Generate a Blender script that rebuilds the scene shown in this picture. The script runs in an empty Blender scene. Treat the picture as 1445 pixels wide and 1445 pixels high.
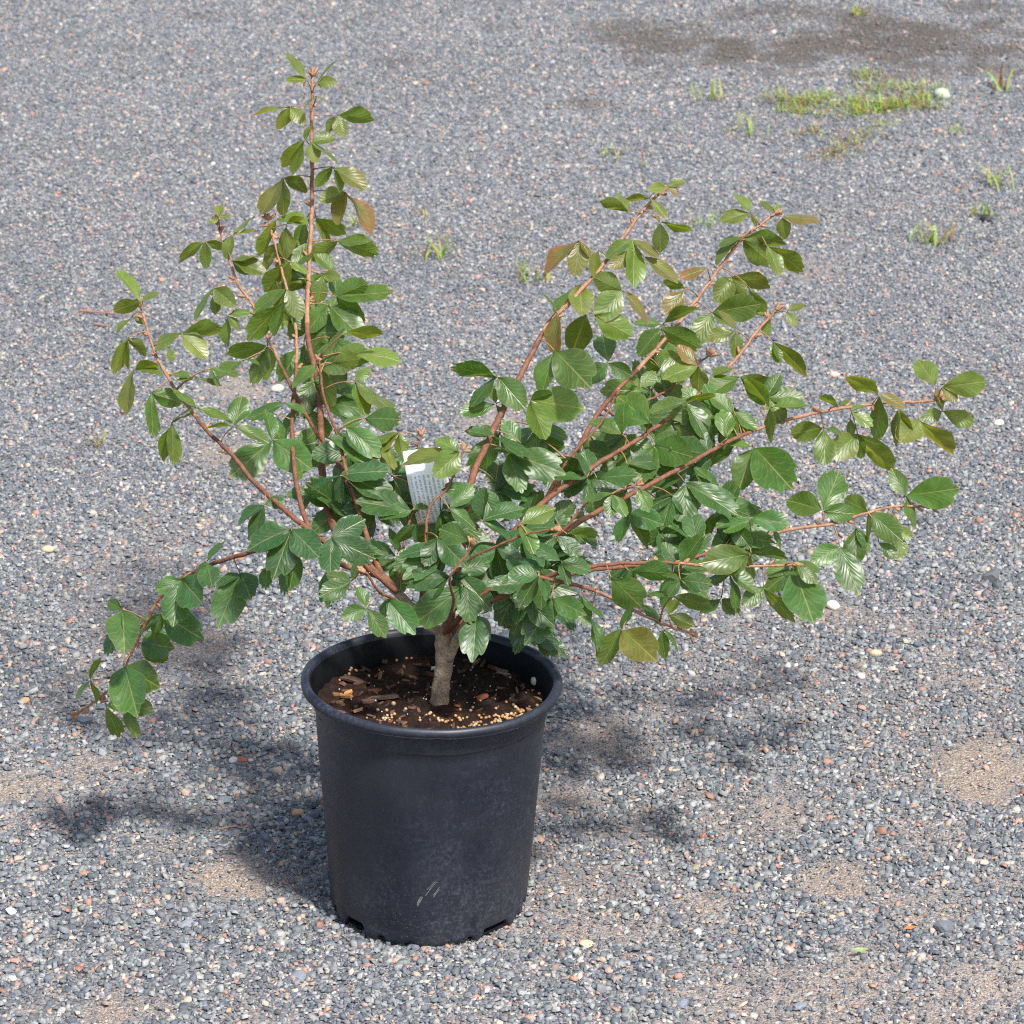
import bpy, math, random
import numpy as np
from mathutils import Vector, Matrix, noise as mnoise

random.seed(7)
RNG = np.random.default_rng(11)
R = math.radians
scene = bpy.context.scene
COL = scene.collection

# ------------------------------------------------------------------ camera
FPX = 5000.0            # focal length in pixels of the 1445 px photograph
CX = 722.5
PITCH = R(21.3)
CAM = Vector((0.094, -3.518, 1.839))
cam_data = bpy.data.cameras.new('camera')
cam = bpy.data.objects.new('camera', cam_data)
COL.objects.link(cam)
cam.location = CAM
cam.rotation_euler = (math.pi / 2 - PITCH, 0, 0)
cam_data.sensor_width = 36.0
cam_data.sensor_height = 36.0
cam_data.lens = 36.0 * FPX / 1445.0
cam_data.clip_end = 500
cam_data.dof.use_dof = True
cam_data.dof.focus_distance = 3.93
cam_data.dof.aperture_fstop = 20
scene.camera = cam

# ------------------------------------------------------------------ sky, sun, exposure
SUN_TRAVEL = Vector((-0.34, 0.52, -1.0)).normalized()     # direction the light travels
sun_dir = -SUN_TRAVEL
elev = math.asin(sun_dir.z)
world = bpy.data.worlds.new('World')
scene.world = world
world.use_nodes = True
wn = world.node_tree
bg = wn.nodes['Background']
sky = wn.nodes.new('ShaderNodeTexSky')
sky.sky_type = 'NISHITA'
sky.sun_disc = False
sky.sun_elevation = elev
sky.sun_rotation = math.atan2(sun_dir.x, sun_dir.y)
sky.air_density = 1.0
sky.dust_density = 2.5
wn.links.new(sky.outputs[0], bg.inputs[0])
bg.inputs[1].default_value = 0.125
sun_data = bpy.data.lights.new('sun', 'SUN')
sun_data.energy = 3.5
sun_data.angle = R(5.0)
sun_data.color = (1.0, 0.965, 0.92)
sun = bpy.data.objects.new('sun', sun_data)
COL.objects.link(sun)
sun.rotation_euler = sun_dir.to_track_quat('Z', 'Y').to_euler()
scene.view_settings.view_transform = 'Standard'
scene.view_settings.look = 'None'
scene.view_settings.gamma = 1.0
scene.view_settings.exposure = 1.0
scene.cycles.use_denoising = False
scene.cycles.filter_width = 1.15
scene.cycles.max_bounces = 8
scene.cycles.transparent_max_bounces = 8

# ------------------------------------------------------------------ pixel helpers
RIGHT = Vector((1, 0, 0))
FWD = Vector((0, math.cos(PITCH), -math.sin(PITCH)))
UP = Vector((0, math.sin(PITCH), math.cos(PITCH)))

def ray(x, y):
    return FWD + RIGHT * ((x - CX) / FPX) + UP * ((CX - y) / FPX)

def at(x, y, Y):
    d = ray(x, y)
    return CAM + d * ((Y - CAM.y) / d.y)

def ground(x, y, z=0.0):
    d = ray(x, y)
    return CAM + d * ((z - CAM.z) / d.z)

def mpp(p):
    return (Vector(p) - CAM).dot(FWD) / FPX

# ------------------------------------------------------------------ materials
def mat(name):
    m = bpy.data.materials.new(name)
    m.use_nodes = True
    nt = m.node_tree
    return m, nt, nt.nodes['Principled BSDF'], nt.nodes['Material Output']

def N(nt, kind, **kw):
    n = nt.nodes.new(kind)
    for k, v in kw.items():
        setattr(n, k, v)
    return n

def setin(nt, node, **kw):
    for k, v in kw.items():
        k = k.replace('_', ' ')
        s = node.inputs[k]
        if hasattr(v, 'is_output') or isinstance(v, bpy.types.NodeSocket):
            nt.links.new(v, s)
        else:
            s.default_value = v

def math_n(nt, op, a, b=None, c=None, clamp=False):
    n = nt.nodes.new('ShaderNodeMath')
    n.operation = op
    n.use_clamp = clamp
    for i, v in enumerate((a, b, c)):
        if v is None:
            continue
        if isinstance(v, bpy.types.NodeSocket):
            nt.links.new(v, n.inputs[i])
        else:
            n.inputs[i].default_value = v
    return n.outputs[0]

def mix_c(nt, fac, a, b, blend='MIX'):
    n = nt.nodes.new('ShaderNodeMix')
    n.data_type = 'RGBA'
    n.blend_type = blend
    for i, v in ((0, fac), (6, a), (7, b)):
        if isinstance(v, bpy.types.NodeSocket):
            nt.links.new(v, n.inputs[i])
        else:
            n.inputs[i].default_value = v
    return n.outputs[2]

def ramp(nt, fac, stops, interp='LINEAR'):
    n = nt.nodes.new('ShaderNodeValToRGB')
    nt.links.new(fac, n.inputs[0])
    cr = n.color_ramp
    cr.interpolation = interp
    while len(cr.elements) < len(stops):
        cr.elements.new(0.5)
    for e, (p, c) in zip(cr.elements, stops):
        e.position = p
        e.color = (c[0], c[1], c[2], 1) if len(c) == 3 else c
    return n.outputs[0]

def noise_n(nt, vec, scale, detail=4, rough=0.55, out=0):
    n = nt.nodes.new('ShaderNodeTexNoise')
    n.inputs['Scale'].default_value = scale
    n.inputs['Detail'].default_value = detail
    n.inputs['Roughness'].default_value = rough
    if vec is not None:
        nt.links.new(vec, n.inputs['Vector'])
    return n.outputs[out]

def attr_n(nt, name, out='Color'):
    n = nt.nodes.new('ShaderNodeAttribute')
    n.attribute_name = name
    return n.outputs[out]

def bump_n(nt, height, dist, strength=1.0):
    n = nt.nodes.new('ShaderNodeBump')
    n.inputs['Distance'].default_value = dist
    n.inputs['Strength'].default_value = strength
    nt.links.new(height, n.inputs['Height'])
    return n.outputs[0]

SLATE = [(0.118, 0.130, 0.140), (0.150, 0.162, 0.170), (0.195, 0.205, 0.208), (0.085, 0.096, 0.110), (0.105, 0.118, 0.134), (0.250, 0.254, 0.248)]

def make_ground_mat():
    m, nt, b, out = mat('sandy_gravel')
    tc = N(nt, 'ShaderNodeTexCoord').outputs['Object']
    v = N(nt, 'ShaderNodeTexVoronoi')
    v.inputs['Scale'].default_value = 260
    nt.links.new(tc, v.inputs['Vector'])
    sep = N(nt, 'ShaderNodeSeparateColor')
    nt.links.new(v.outputs['Color'], sep.inputs[0])
    grit = ramp(nt, sep.outputs[0], [(0.0, (0.07, 0.08, 0.10)), (0.28, (0.13, 0.145, 0.165)), (0.5, (0.19, 0.20, 0.215)),
                                     (0.68, (0.25, 0.25, 0.25)), (0.80, (0.29, 0.21, 0.16)), (0.87, (0.31, 0.26, 0.20)),
                                     (0.94, (0.44, 0.42, 0.39)), (0.97, (0.12, 0.12, 0.13))], 'CONSTANT')
    v2 = N(nt, 'ShaderNodeTexVoronoi')
    v2.inputs['Scale'].default_value = 620
    nt.links.new(tc, v2.inputs['Vector'])
    sep2 = N(nt, 'ShaderNodeSeparateColor')
    nt.links.new(v2.outputs['Color'], sep2.inputs[0])
    sandc = ramp(nt, sep2.outputs[0], [(0.0, (0.20, 0.155, 0.12)), (0.35, (0.29, 0.225, 0.17)), (0.6, (0.36, 0.28, 0.21)),
                                       (0.8, (0.15, 0.15, 0.155)), (0.9, (0.48, 0.40, 0.32))], 'CONSTANT')
    att = N(nt, 'ShaderNodeAttribute')
    att.attribute_name = 'patch'
    sp = N(nt, 'ShaderNodeSeparateColor')
    nt.links.new(att.outputs['Color'], sp.inputs[0])
    col = mix_c(nt, sp.outputs[0], grit, sandc)
    dirt = mix_c(nt, noise_n(nt, tc, 70, 5, 0.7), (0.036, 0.029, 0.022, 1), (0.115, 0.092, 0.070, 1))
    col = mix_c(nt, math_n(nt, 'MULTIPLY', sp.outputs[1], 0.85), col, dirt)
    big = noise_n(nt, tc, 2.3, 3, 0.5)
    col = mix_c(nt, 1.0, col, ramp(nt, big, [(0.3, (0.86, 0.86, 0.86)), (0.7, (1.08, 1.08, 1.08))]), 'MULTIPLY')
    h = math_n(nt, 'ADD', math_n(nt, 'MULTIPLY', v.outputs['Distance'], -1.0), math_n(nt, 'MULTIPLY', v2.outputs['Distance'], -0.5))
    setin(nt, b, Base_Color=col, Roughness=0.85, Normal=bump_n(nt, h, 0.003, 0.9))
    b.inputs['Specular IOR Level'].default_value = 0.25
    return m

def make_stone_mat():
    m, nt, b, out = mat('gravel_stone')
    tc = N(nt, 'ShaderNodeTexCoord').outputs['Object']
    c = attr_n(nt, 'scol')
    n = noise_n(nt, tc, 420, 3, 0.6)
    c = mix_c(nt, 1.0, c, ramp(nt, n, [(0.25, (0.74, 0.74, 0.74)), (0.75, (1.2, 1.19, 1.17))]), 'MULTIPLY')
    setin(nt, b, Base_Color=c, Roughness=0.72, Normal=bump_n(nt, n, 0.0012, 0.5))
    b.inputs['Specular IOR Level'].default_value = 0.35
    return m

def make_leaf_mat():
    m, nt, b, out = mat('sumac_leaf')
    uv = N(nt, 'ShaderNodeAttribute')
    uv.attribute_name = 'luv'
    sx = N(nt, 'ShaderNodeSeparateXYZ')
    nt.links.new(uv.outputs['Vector'], sx.inputs[0])
    t, s = sx.outputs[0], sx.outputs[1]
    rnd = sx.outputs[2]
    a = math_n(nt, 'ABSOLUTE', s)
    mid = math_n(nt, 'SUBTRACT', 1.0, math_n(nt, 'MULTIPLY', a, math_n(nt, 'ADD', 9.0, math_n(nt, 'MULTIPLY', t, 12.0))), clamp=True)
    k = math_n(nt, 'MULTIPLY', math_n(nt, 'SUBTRACT', t, math_n(nt, 'MULTIPLY', a, 0.85)), 5.2)
    k = math_n(nt, 'ADD', k, math_n(nt, 'MULTIPLY', rnd, 1.0))
    tc = N(nt, 'ShaderNodeTexCoord').outputs['Object']
    k = math_n(nt, 'ADD', k, math_n(nt, 'MULTIPLY', noise_n(nt, tc, 40, 1, 0.5), 0.35))
    fr = math_n(nt, 'FRACT', k)
    dd = math_n(nt, 'ABSOLUTE', math_n(nt, 'SUBTRACT', fr, 0.5))
    lat = math_n(nt, 'SUBTRACT', 1.0, math_n(nt, 'MULTIPLY', dd, 13.0), clamp=True)
    lat = math_n(nt, 'MULTIPLY', lat, math_n(nt, 'SUBTRACT', 1.0, math_n(nt, 'MULTIPLY', a, 0.55), clamp=True))
    vein = math_n(nt, 'MAXIMUM', mid, math_n(nt, 'MULTIPLY', lat, 0.62))
    edge = math_n(nt, 'MULTIPLY', math_n(nt, 'SUBTRACT', math_n(nt, 'MAXIMUM', a, t), 0.955, clamp=True), 14.0, clamp=True)
    c = attr_n(nt, 'lcol')
    tc = N(nt, 'ShaderNodeTexCoord').outputs['Object']
    n1 = noise_n(nt, tc, 70, 4, 0.6)
    c = mix_c(nt, 1.0, c, ramp(nt, n1, [(0.3, (0.80, 0.82, 0.80)), (0.7, (1.22, 1.18, 1.2))]), 'MULTIPLY')
    c = mix_c(nt, math_n(nt, 'MULTIPLY', vein, 0.62), c, (0.29, 0.26, 0.12, 1))
    c = mix_c(nt, math_n(nt, 'MULTIPLY', edge, 0.35), c, (0.22, 0.25, 0.10, 1))
    quilt = math_n(nt, 'MULTIPLY', math_n(nt, 'SUBTRACT', 0.5, dd), -1.0)
    soft = math_n(nt, 'COSINE', math_n(nt, 'MULTIPLY', k, 6.2832))
    h = math_n(nt, 'ADD', math_n(nt, 'MULTIPLY', soft, 0.10), math_n(nt, 'MULTIPLY', mid, -0.5))
    h = math_n(nt, 'ADD', h, math_n(nt, 'MULTIPLY', noise_n(nt, tc, 55, 1, 0.4), 1.6))
    nrm = bump_n(nt, h, 0.0013, 0.55)
    rough = ramp(nt, noise_n(nt, tc, 30, 3, 0.5), [(0.3, (0.33, 0.33, 0.33)), (0.7, (0.46, 0.46, 0.46))])
    setin(nt, b, Base_Color=c, Roughness=rough, Normal=nrm)
    b.inputs['Specular IOR Level'].default_value = 0.5
    tr = N(nt, 'ShaderNodeBsdfTranslucent')
    tcol = mix_c(nt, 1.0, c, (4.6, 3.6, 0.6, 1), 'MULTIPLY')
    nt.links.new(tcol, tr.inputs['Color'])
    mx = N(nt, 'ShaderNodeMixShader')
    mx.inputs[0].default_value = 0.30
    nt.links.new(b.outputs[0], mx.inputs[1])
    nt.links.new(tr.outputs[0], mx.inputs[2])
    nt.links.new(mx.outputs[0], out.inputs['Surface'])
    return m

def make_bark_mat(name, c1, c2, scale=1.0, bump=0.0012):
    m, nt, b, out = mat(name)
    tc = N(nt, 'ShaderNodeTexCoord').outputs['Object']
    n1 = noise_n(nt, tc, 90 * scale, 5, 0.65)
    n2 = noise_n(nt, tc, 420 * scale, 3, 0.6)
    c = ramp(nt, n1, [(0.32, c1), (0.68, c2)])
    c = mix_c(nt, 1.0, c, ramp(nt, n2, [(0.3, (0.7, 0.7, 0.7)), (0.7, (1.25, 1.22, 1.2))]), 'MULTIPLY')
    h = math_n(nt, 'ADD', n1, math_n(nt, 'MULTIPLY', n2, 0.6))
    setin(nt, b, Base_Color=c, Roughness=0.75, Normal=bump_n(nt, h, bump, 0.8))
    b.inputs['Specular IOR Level'].default_value = 0.3
    return m

def make_pot_mat():
    m, nt, b, out = mat('black_plastic')
    tcn = N(nt, 'ShaderNodeTexCoord')
    tc = tcn.outputs['Object']
    mp = N(nt, 'ShaderNodeMapping')
    mp.inputs['Scale'].default_value = (1, 1, 0.22)
    nt.links.new(tc, mp.inputs['Vector'])
    streak = noise_n(nt, mp.outputs[0], 32, 6, 0.7)
    dust = noise_n(nt, tc, 9, 5, 0.65)
    speck = noise_n(nt, tc, 520, 2, 0.5)
    speckm = ramp(nt, speck, [(0.63, (0, 0, 0)), (0.72, (1, 1, 1))])
    base = mix_c(nt, ramp(nt, streak, [(0.35, (0, 0, 0)), (0.75, (1, 1, 1))]), (0.0055, 0.0072, 0.0145, 1), (0.0108, 0.0138, 0.0255, 1))
    sz = N(nt, 'ShaderNodeSeparateXYZ')
    nt.links.new(tc, sz.inputs[0])
    low = math_n(nt, 'SUBTRACT', 1.0, math_n(nt, 'MULTIPLY', sz.outputs[2], 9.0), clamp=True)
    dm = math_n(nt, 'MULTIPLY', ramp(nt, dust, [(0.42, (0, 0, 0)), (0.75, (1, 1, 1))]), math_n(nt, 'ADD', 0.35, math_n(nt, 'MULTIPLY', low, 0.65)))
    fine = noise_n(nt, tc, 190, 4, 0.75)
    fm = math_n(nt, 'MULTIPLY', ramp(nt, fine, [(0.46, (0, 0, 0)), (0.68, (1, 1, 1))]), ramp(nt, noise_n(nt, tc, 6.5, 4, 0.7), [(0.40, (0, 0, 0)), (0.66, (1, 1, 1))]))
    c = mix_c(nt, math_n(nt, 'MULTIPLY', fm, 0.55), base, (0.075, 0.085, 0.115, 1))
    c = mix_c(nt, math_n(nt, 'MULTIPLY', dm, 0.22), c, (0.10, 0.095, 0.09, 1))
    drip = ramp(nt, noise_n(nt, mp.outputs[0], 64, 1, 0.4), [(0.74, (0, 0, 0)), (0.80, (1, 1, 1))])
    c = mix_c(nt, math_n(nt, 'MULTIPLY', drip, 0.7), c, (0.006, 0.007, 0.010, 1))
    c = mix_c(nt, math_n(nt, 'MULTIPLY', speckm, math_n(nt, 'ADD', 0.10, math_n(nt, 'MULTIPLY', low, 0.35))), c, (0.20, 0.19, 0.18, 1))
    # scuff scratches
    w = N(nt, 'ShaderNodeTexWave')
    w.inputs['Scale'].default_value = 7
    w.inputs['Distortion'].default_value = 26
    w.inputs['Detail'].default_value = 4
    w.inputs['Detail Scale'].default_value = 3
    nt.links.new(tc, w.inputs['Vector'])
    sc = ramp(nt, w.outputs['Fac'], [(0.985, (0, 0, 0)), (1.0, (1, 1, 1))])
    scm = math_n(nt, 'MULTIPLY', sc, ramp(nt, noise_n(nt, tc, 14, 2, 0.5), [(0.55, (0, 0, 0)), (0.7, (1, 1, 1))]))
    c = mix_c(nt, math_n(nt, 'MULTIPLY', scm, 0.22), c, (0.13, 0.13, 0.14, 1))
    rough = ramp(nt, dust, [(0.3, (0.40, 0.40, 0.40)), (0.7, (0.60, 0.60, 0.60))])
    h = math_n(nt, 'ADD', math_n(nt, 'MULTIPLY', dust, 1.0), math_n(nt, 'MULTIPLY', streak, 0.15))
    setin(nt, b, Base_Color=c, Roughness=rough, Normal=bump_n(nt, h, 0.002, 0.4))
    b.inputs['Specular IOR Level'].default_value = 0.45
    return m

def make_attr_mat(name, attr, rough=0.7, spec=0.3, nscale=150, bump=0.0006, transl=0.0):
    m, nt, b, out = mat(name)
    tc = N(nt, 'ShaderNodeTexCoord').outputs['Object']
    n = noise_n(nt, tc, nscale, 4, 0.6)
    c = mix_c(nt, 1.0, attr_n(nt, attr), ramp(nt, n, [(0.3, (0.72, 0.72, 0.72)), (0.7, (1.25, 1.22, 1.2))]), 'MULTIPLY')
    setin(nt, b, Base_Color=c, Roughness=rough, Normal=bump_n(nt, n, bump, 0.6))
    b.inputs['Specular IOR Level'].default_value = spec
    if transl:
        tr = N(nt, 'ShaderNodeBsdfTranslucent')
        nt.links.new(mix_c(nt, 1.0, c, (2.0, 2.0, 1.0, 1), 'MULTIPLY'), tr.inputs['Color'])
        mx = N(nt, 'ShaderNodeMixShader')
        mx.inputs[0].default_value = transl
        nt.links.new(b.outputs[0], mx.inputs[1])
        nt.links.new(tr.outputs[0], mx.inputs[2])
        nt.links.new(mx.outputs[0], out.inputs['Surface'])
    return m

def make_soil_mat():
    m, nt, b, out = mat('potting_soil')
    tc = N(nt, 'ShaderNodeTexCoord').outputs['Object']
    n1 = noise_n(nt, tc, 130, 6, 0.7)
    n2 = noise_n(nt, tc, 600, 3, 0.6)
    c = ramp(nt, n1, [(0.32, (0.007, 0.004, 0.003)), (0.55, (0.028, 0.013, 0.008)), (0.75, (0.085, 0.040, 0.022))])
    h = math_n(nt, 'ADD', n1, math_n(nt, 'MULTIPLY', n2, 0.5))
    setin(nt, b, Base_Color=c, Roughness=0.9, Normal=bump_n(nt, h, 0.006, 1.0))
    b.inputs['Specular IOR Level'].default_value = 0.2
    return m

def make_tag_mat():
    m, nt, b, out = mat('printed_tag')
    uv = N(nt, 'ShaderNodeAttribute')
    uv.attribute_name = 'tuv'
    sx = N(nt, 'ShaderNodeSeparateXYZ')
    nt.links.new(uv.outputs['Vector'], sx.inputs[0])
    u, v = sx.outputs[0], sx.outputs[1]
    rows = math_n(nt, 'FRACT', math_n(nt, 'MULTIPLY', v, 9.0))
    rowm = math_n(nt, 'GREATER_THAN', rows, 0.52)
    mp = N(nt, 'ShaderNodeMapping')
    mp.inputs['Scale'].default_value = (60, 9, 1)
    nt.links.new(uv.outputs['Vector'], mp.inputs['Vector'])
    wd = math_n(nt, 'GREATER_THAN', noise_n(nt, mp.outputs[0], 1.0, 2, 0.6), 0.47)
    ins = math_n(nt, 'MULTIPLY', math_n(nt, 'GREATER_THAN', v, 0.08), math_n(nt, 'LESS_THAN', v, 0.92))
    ins = math_n(nt, 'MULTIPLY', ins, math_n(nt, 'MULTIPLY', math_n(nt, 'GREATER_THAN', u, 0.30), math_n(nt, 'LESS_THAN', u, 0.96)))
    ink = math_n(nt, 'MULTIPLY', math_n(nt, 'MULTIPLY', rowm, wd), ins)
    c = mix_c(nt, math_n(nt, 'MULTIPLY', ink, 0.55), (0.80, 0.80, 0.80, 1), (0.10, 0.10, 0.11, 1))
    setin(nt, b, Base_Color=c, Roughness=0.4)
    return m

M_GROUND = make_ground_mat()
M_STONE = make_stone_mat()
M_LEAF = make_leaf_mat()
M_STEM = make_bark_mat('red_brown_stem', (0.105, 0.042, 0.024), (0.20, 0.090, 0.050))
M_TWIG = make_bark_mat('fuzzy_tan_shoot', (0.19, 0.092, 0.050), (0.36, 0.20, 0.12))
M_TRUNK = make_bark_mat('grey_brown_bark', (0.15, 0.105, 0.068), (0.36, 0.27, 0.185), 0.9, 0.002)
M_PETIOLE = make_bark_mat('petiole', (0.20, 0.13, 0.05), (0.32, 0.17, 0.085), 1.0, 0.0004)
M_BUD = make_bark_mat('catkin_bud', (0.22, 0.105, 0.055), (0.38, 0.22, 0.125), 3.0, 0.001)
M_POT = make_pot_mat()
M_SOIL = make_soil_mat()
M_POT_IN = make_bark_mat('shaded_black_plastic', (0.0035, 0.0038, 0.0045), (0.007, 0.0075, 0.009), .2, .0003)  # clean plastic, colour darkened further to stand in for shade inside the pot
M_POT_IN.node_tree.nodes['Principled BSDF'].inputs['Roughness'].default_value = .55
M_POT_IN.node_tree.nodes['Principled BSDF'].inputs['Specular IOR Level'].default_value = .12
M_CHIP = make_attr_mat('bark_chip', 'scol', 0.85, 0.2, 240, 0.001)
M_PELLET = make_attr_mat('pellet', 'scol', 0.45, 0.4, 300, 0.0003)
M_WEED = make_attr_mat('weed_leaf', 'scol', 0.5, 0.4, 90, 0.0003, 0.3)
M_TAG = make_tag_mat()

# ------------------------------------------------------------------ mesh helpers
def new_mesh(name, verts, faces, smooth=False):
    me = bpy.data.meshes.new(name)
    me.from_pydata([tuple(v) for v in verts], [], faces)
    if smooth:
        me.polygons.foreach_set('use_smooth', np.ones(len(me.polygons), dtype=bool))
    me.update()
    return me

def add_col(me, name, cols):
    a = me.attributes.new(name, 'FLOAT_COLOR', 'POINT')
    cols = np.asarray(cols, dtype=np.float32)
    if cols.shape[1] == 3:
        cols = np.hstack([cols, np.ones((len(cols), 1), np.float32)])
    a.data.foreach_set('color', cols.ravel())

def add_vec(me, name, vecs):
    a = me.attributes.new(name, 'FLOAT_VECTOR', 'POINT')
    a.data.foreach_set('vector', np.asarray(vecs, dtype=np.float32).ravel())

def link(name, data, mats=(), parent=None, loc=None):
    o = bpy.data.objects.new(name, data)
    COL.objects.link(o)
    if data is not None:
        for m in mats:
            if m.name not in [x.name for x in data.materials if x]:
                data.materials.append(m)
    if parent is not None:
        o.parent = parent
    if loc is not None:
        o.location = loc
    return o

def tag(o, label, cat, group=None, kind=None):
    o['label'] = label
    o['category'] = cat
    if group:
        o['group'] = group
    if kind:
        o['kind'] = kind
    return o

def catmull(pts, n):
    P = [np.array(p, float) for p in pts]
    P = [2 * P[0] - P[1]] + P + [2 * P[-1] - P[-2]]
    out = []
    for i in range(1, len(P) - 2):
        p0, p1, p2, p3 = P[i - 1:i + 3]
        for k in range(n):
            t = k / n
            out.append(0.5 * (2 * p1 + (p2 - p0) * t + (2 * p0 - 5 * p1 + 4 * p2 - p3) * t * t + (3 * p1 - p0 - 3 * p2 + p3) * t ** 3))
    out.append(P[-2])
    return np.array(out)

def tube(path, radii, sides=8, cap=True, base=0):
    path = np.asarray(path, float)
    n = len(path)
    T = np.gradient(path, axis=0)
    T /= np.linalg.norm(T, axis=1)[:, None] + 1e-12
    ref = np.array([0.0, 0.0, 1.0]) if abs(T[0][2]) < 0.9 else np.array([1.0, 0, 0])
    a = np.cross(T[0], ref)
    a /= np.linalg.norm(a)
    verts, faces = [], []
    for i in range(n):
        a = a - T[i] * a.dot(T[i])
        a /= np.linalg.norm(a) + 1e-12
        b = np.cross(T[i], a)
        for k in range(sides):
            th = 2 * math.pi * k / sides
            verts.append(path[i] + radii[i] * (a * math.cos(th) + b * math.sin(th)))
    for i in range(n - 1):
        for k in range(sides):
            k2 = (k + 1) % sides
            faces.append((base + i * sides + k, base + i * sides + k2, base + (i + 1) * sides + k2, base + (i + 1) * sides + k))
    if cap:
        faces.append(tuple(base + k for k in range(sides))[::-1])
        faces.append(tuple(base + (n - 1) * sides + k for k in range(sides)))
    return verts, faces

# ------------------------------------------------------------------ ground
SAND_PX = [(270, 920, 70, .8), (130, 1085, 60, .75), (25, 1110, 70, .8), (320, 1240, 80, .9), (230, 1200, 60, .5), (850, 1040, 80, .9), (800, 1130, 60, .8),
           (1100, 1150, 70, .8), (1180, 1240, 75, .9), (1400, 1090, 100, .95), (1390, 1390, 60, .8), (170, 1430, 70, .9), (60, 1420, 40, .5), (330, 545, 50, .7),
           (320, 640, 50, .7), (1190, 870, 60, .7), (1280, 890, 45, .5), (1000, 1275, 55, .7), (430, 1250, 40, .5), (780, 1250, 45, .6), (330, 1160, 30, .4),
           (940, 1000, 40, .6), (1340, 960, 60, .6), (640, 1400, 40, .3), (1300, 1280, 70, .5), (90, 1000, 50, .4), (1310, 1180, 60, .5), (690, 590, 60, .5), (1150, 380, 50, .4)]
DIRT_PX = [(930, 60, 110, 30, .9), (1080, 75, 130, 32, 1.0), (1250, 60, 150, 36, 1.0), (1400, 60, 110, 34, .9), (880, 45, 60, 18, .7), (830, 147, 40, 9, .8),
           (560, 90, 50, 10, .5), (1130, 20, 140, 16, .6), (1400, 12, 90, 12, .8), (1400, 100, 60, 14, .8), (930, 110, 36, 9, .5), (1250, 105, 90, 12, .6), (700, 40, 40, 8, .4), (300, 20, 60, 7, .4)]
def blob_list():
    sand, dirt = [], []
    for x, y, r, a in SAND_PX:
        g = ground(x, y)
        g2 = ground(x + r, y)
        g3 = ground(x, y - r * 0.42)
        sand.append((g.x, g.y, g2.x - g.x, g3.y - g.y, a))
    for x, y, rx, ry, a in DIRT_PX:
        g = ground(x, y)
        g2 = ground(x + rx, y)
        g3 = ground(x, y - ry)
        dirt.append((g.x, g.y, g2.x - g.x, max(0.05, g3.y - g.y), a))
    return sand, dirt
SAND, DIRT = blob_list()

def vnoise(x, y, seed):
    """cheap smooth value noise on numpy arrays"""
    def h(i, j):
        v = np.sin(i * 127.1 + j * 311.7 + seed * 74.7) * 43758.5453
        return v - np.floor(v)
    i, j = np.floor(x), np.floor(y)
    f, g = x - i, y - j
    f, g = f * f * (3 - 2 * f), g * g * (3 - 2 * g)
    return (h(i, j) * (1 - f) + h(i + 1, j) * f) * (1 - g) + (h(i, j + 1) * (1 - f) + h(i + 1, j + 1) * f) * g

def patch_masks(x, y):
    wob = (vnoise(x * 14, y * 14, 1) - 0.5) * 1.1 + (vnoise(x * 40, y * 40, 2) - 0.5) * 0.9
    s = np.zeros_like(x)
    for bx, by, rx, ry, a in SAND:
        d2 = ((x - bx) / rx) ** 2 + ((y - by) / ry) ** 2
        s = np.maximum(s, a * np.clip(1.35 - d2 + wob * 0.8, 0, 1))
    d = np.zeros_like(x)
    for bx, by, rx, ry, a in DIRT:
        d2 = ((x - bx) / rx) ** 2 + ((y - by) / ry) ** 2
        d = np.maximum(d, a * np.clip(1.15 - d2 + wob * 1.5, 0, 1))
    gen = np.clip((1.8 - y) / .8, 0, 1) * np.clip((vnoise(x * 2.6 + 4, y * 2.6, 5) * 0.6 + vnoise(x * 7, y * 7, 6) * 0.4 - 0.60) * 2.5, 0, 0.35)
    fg = np.clip((1.1 - y) / 1.2, 0, 1) * np.clip((vnoise(x * 5 + 9, y * 5, 15) * .55 + vnoise(x * 17, y * 17, 16) * .45 - .40) * 2.6, 0, .6)
    return np.maximum(np.maximum(s, gen), fg), d

def relief(x, y):
    return (vnoise(x * 3, y * 3, 8) - 0.5) * 0.006 + (vnoise(x * 11, y * 11, 9) - 0.5) * 0.004

def build_ground():
    xs = np.unique(np.concatenate([np.array([-60, -30, -15, -8, -4.5, -3.0]), np.arange(-2.4, 2.81, 0.03), np.array([3.5, 5, 9, 16, 30, 60])]))
    ys = np.unique(np.concatenate([np.array([-30, -12, -6, -3.5, -2.0, -1.2]), np.arange(-0.9, 5.6, 0.03), np.array([6.2, 7.5, 10, 15, 25, 60, 120])]))
    X, Y = np.meshgrid(xs, ys)
    Z = relief(X, Y)
    far = (np.abs(X) > 3) | (Y > 6) | (Y < -1)
    Z[far] = 0
    verts = np.stack([X.ravel(), Y.ravel(), Z.ravel()], 1)
    nx, ny = len(xs), len(ys)
    i = np.arange(nx - 1)
    j = np.arange(ny - 1)
    I, J = np.meshgrid(i, j)
    a = (J * nx + I).ravel()
    faces = np.stack([a, a + 1, a + 1 + nx, a + nx], 1)
    me = bpy.data.meshes.new('gravel_ground')
    me.from_pydata(verts.tolist(), [], faces.tolist())
    me.polygons.foreach_set('use_smooth', np.ones(len(me.polygons), dtype=bool))
    s, d = patch_masks(verts[:, 0], verts[:, 1])
    add_col(me, 'patch', np.stack([s, d, s * 0], 1))
    o = link('ground', me, [M_GROUND])
    o['kind'] = 'structure'
    o['label'] = 'gravel and sand yard with bare tan patches'
    return o
build_ground()

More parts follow.
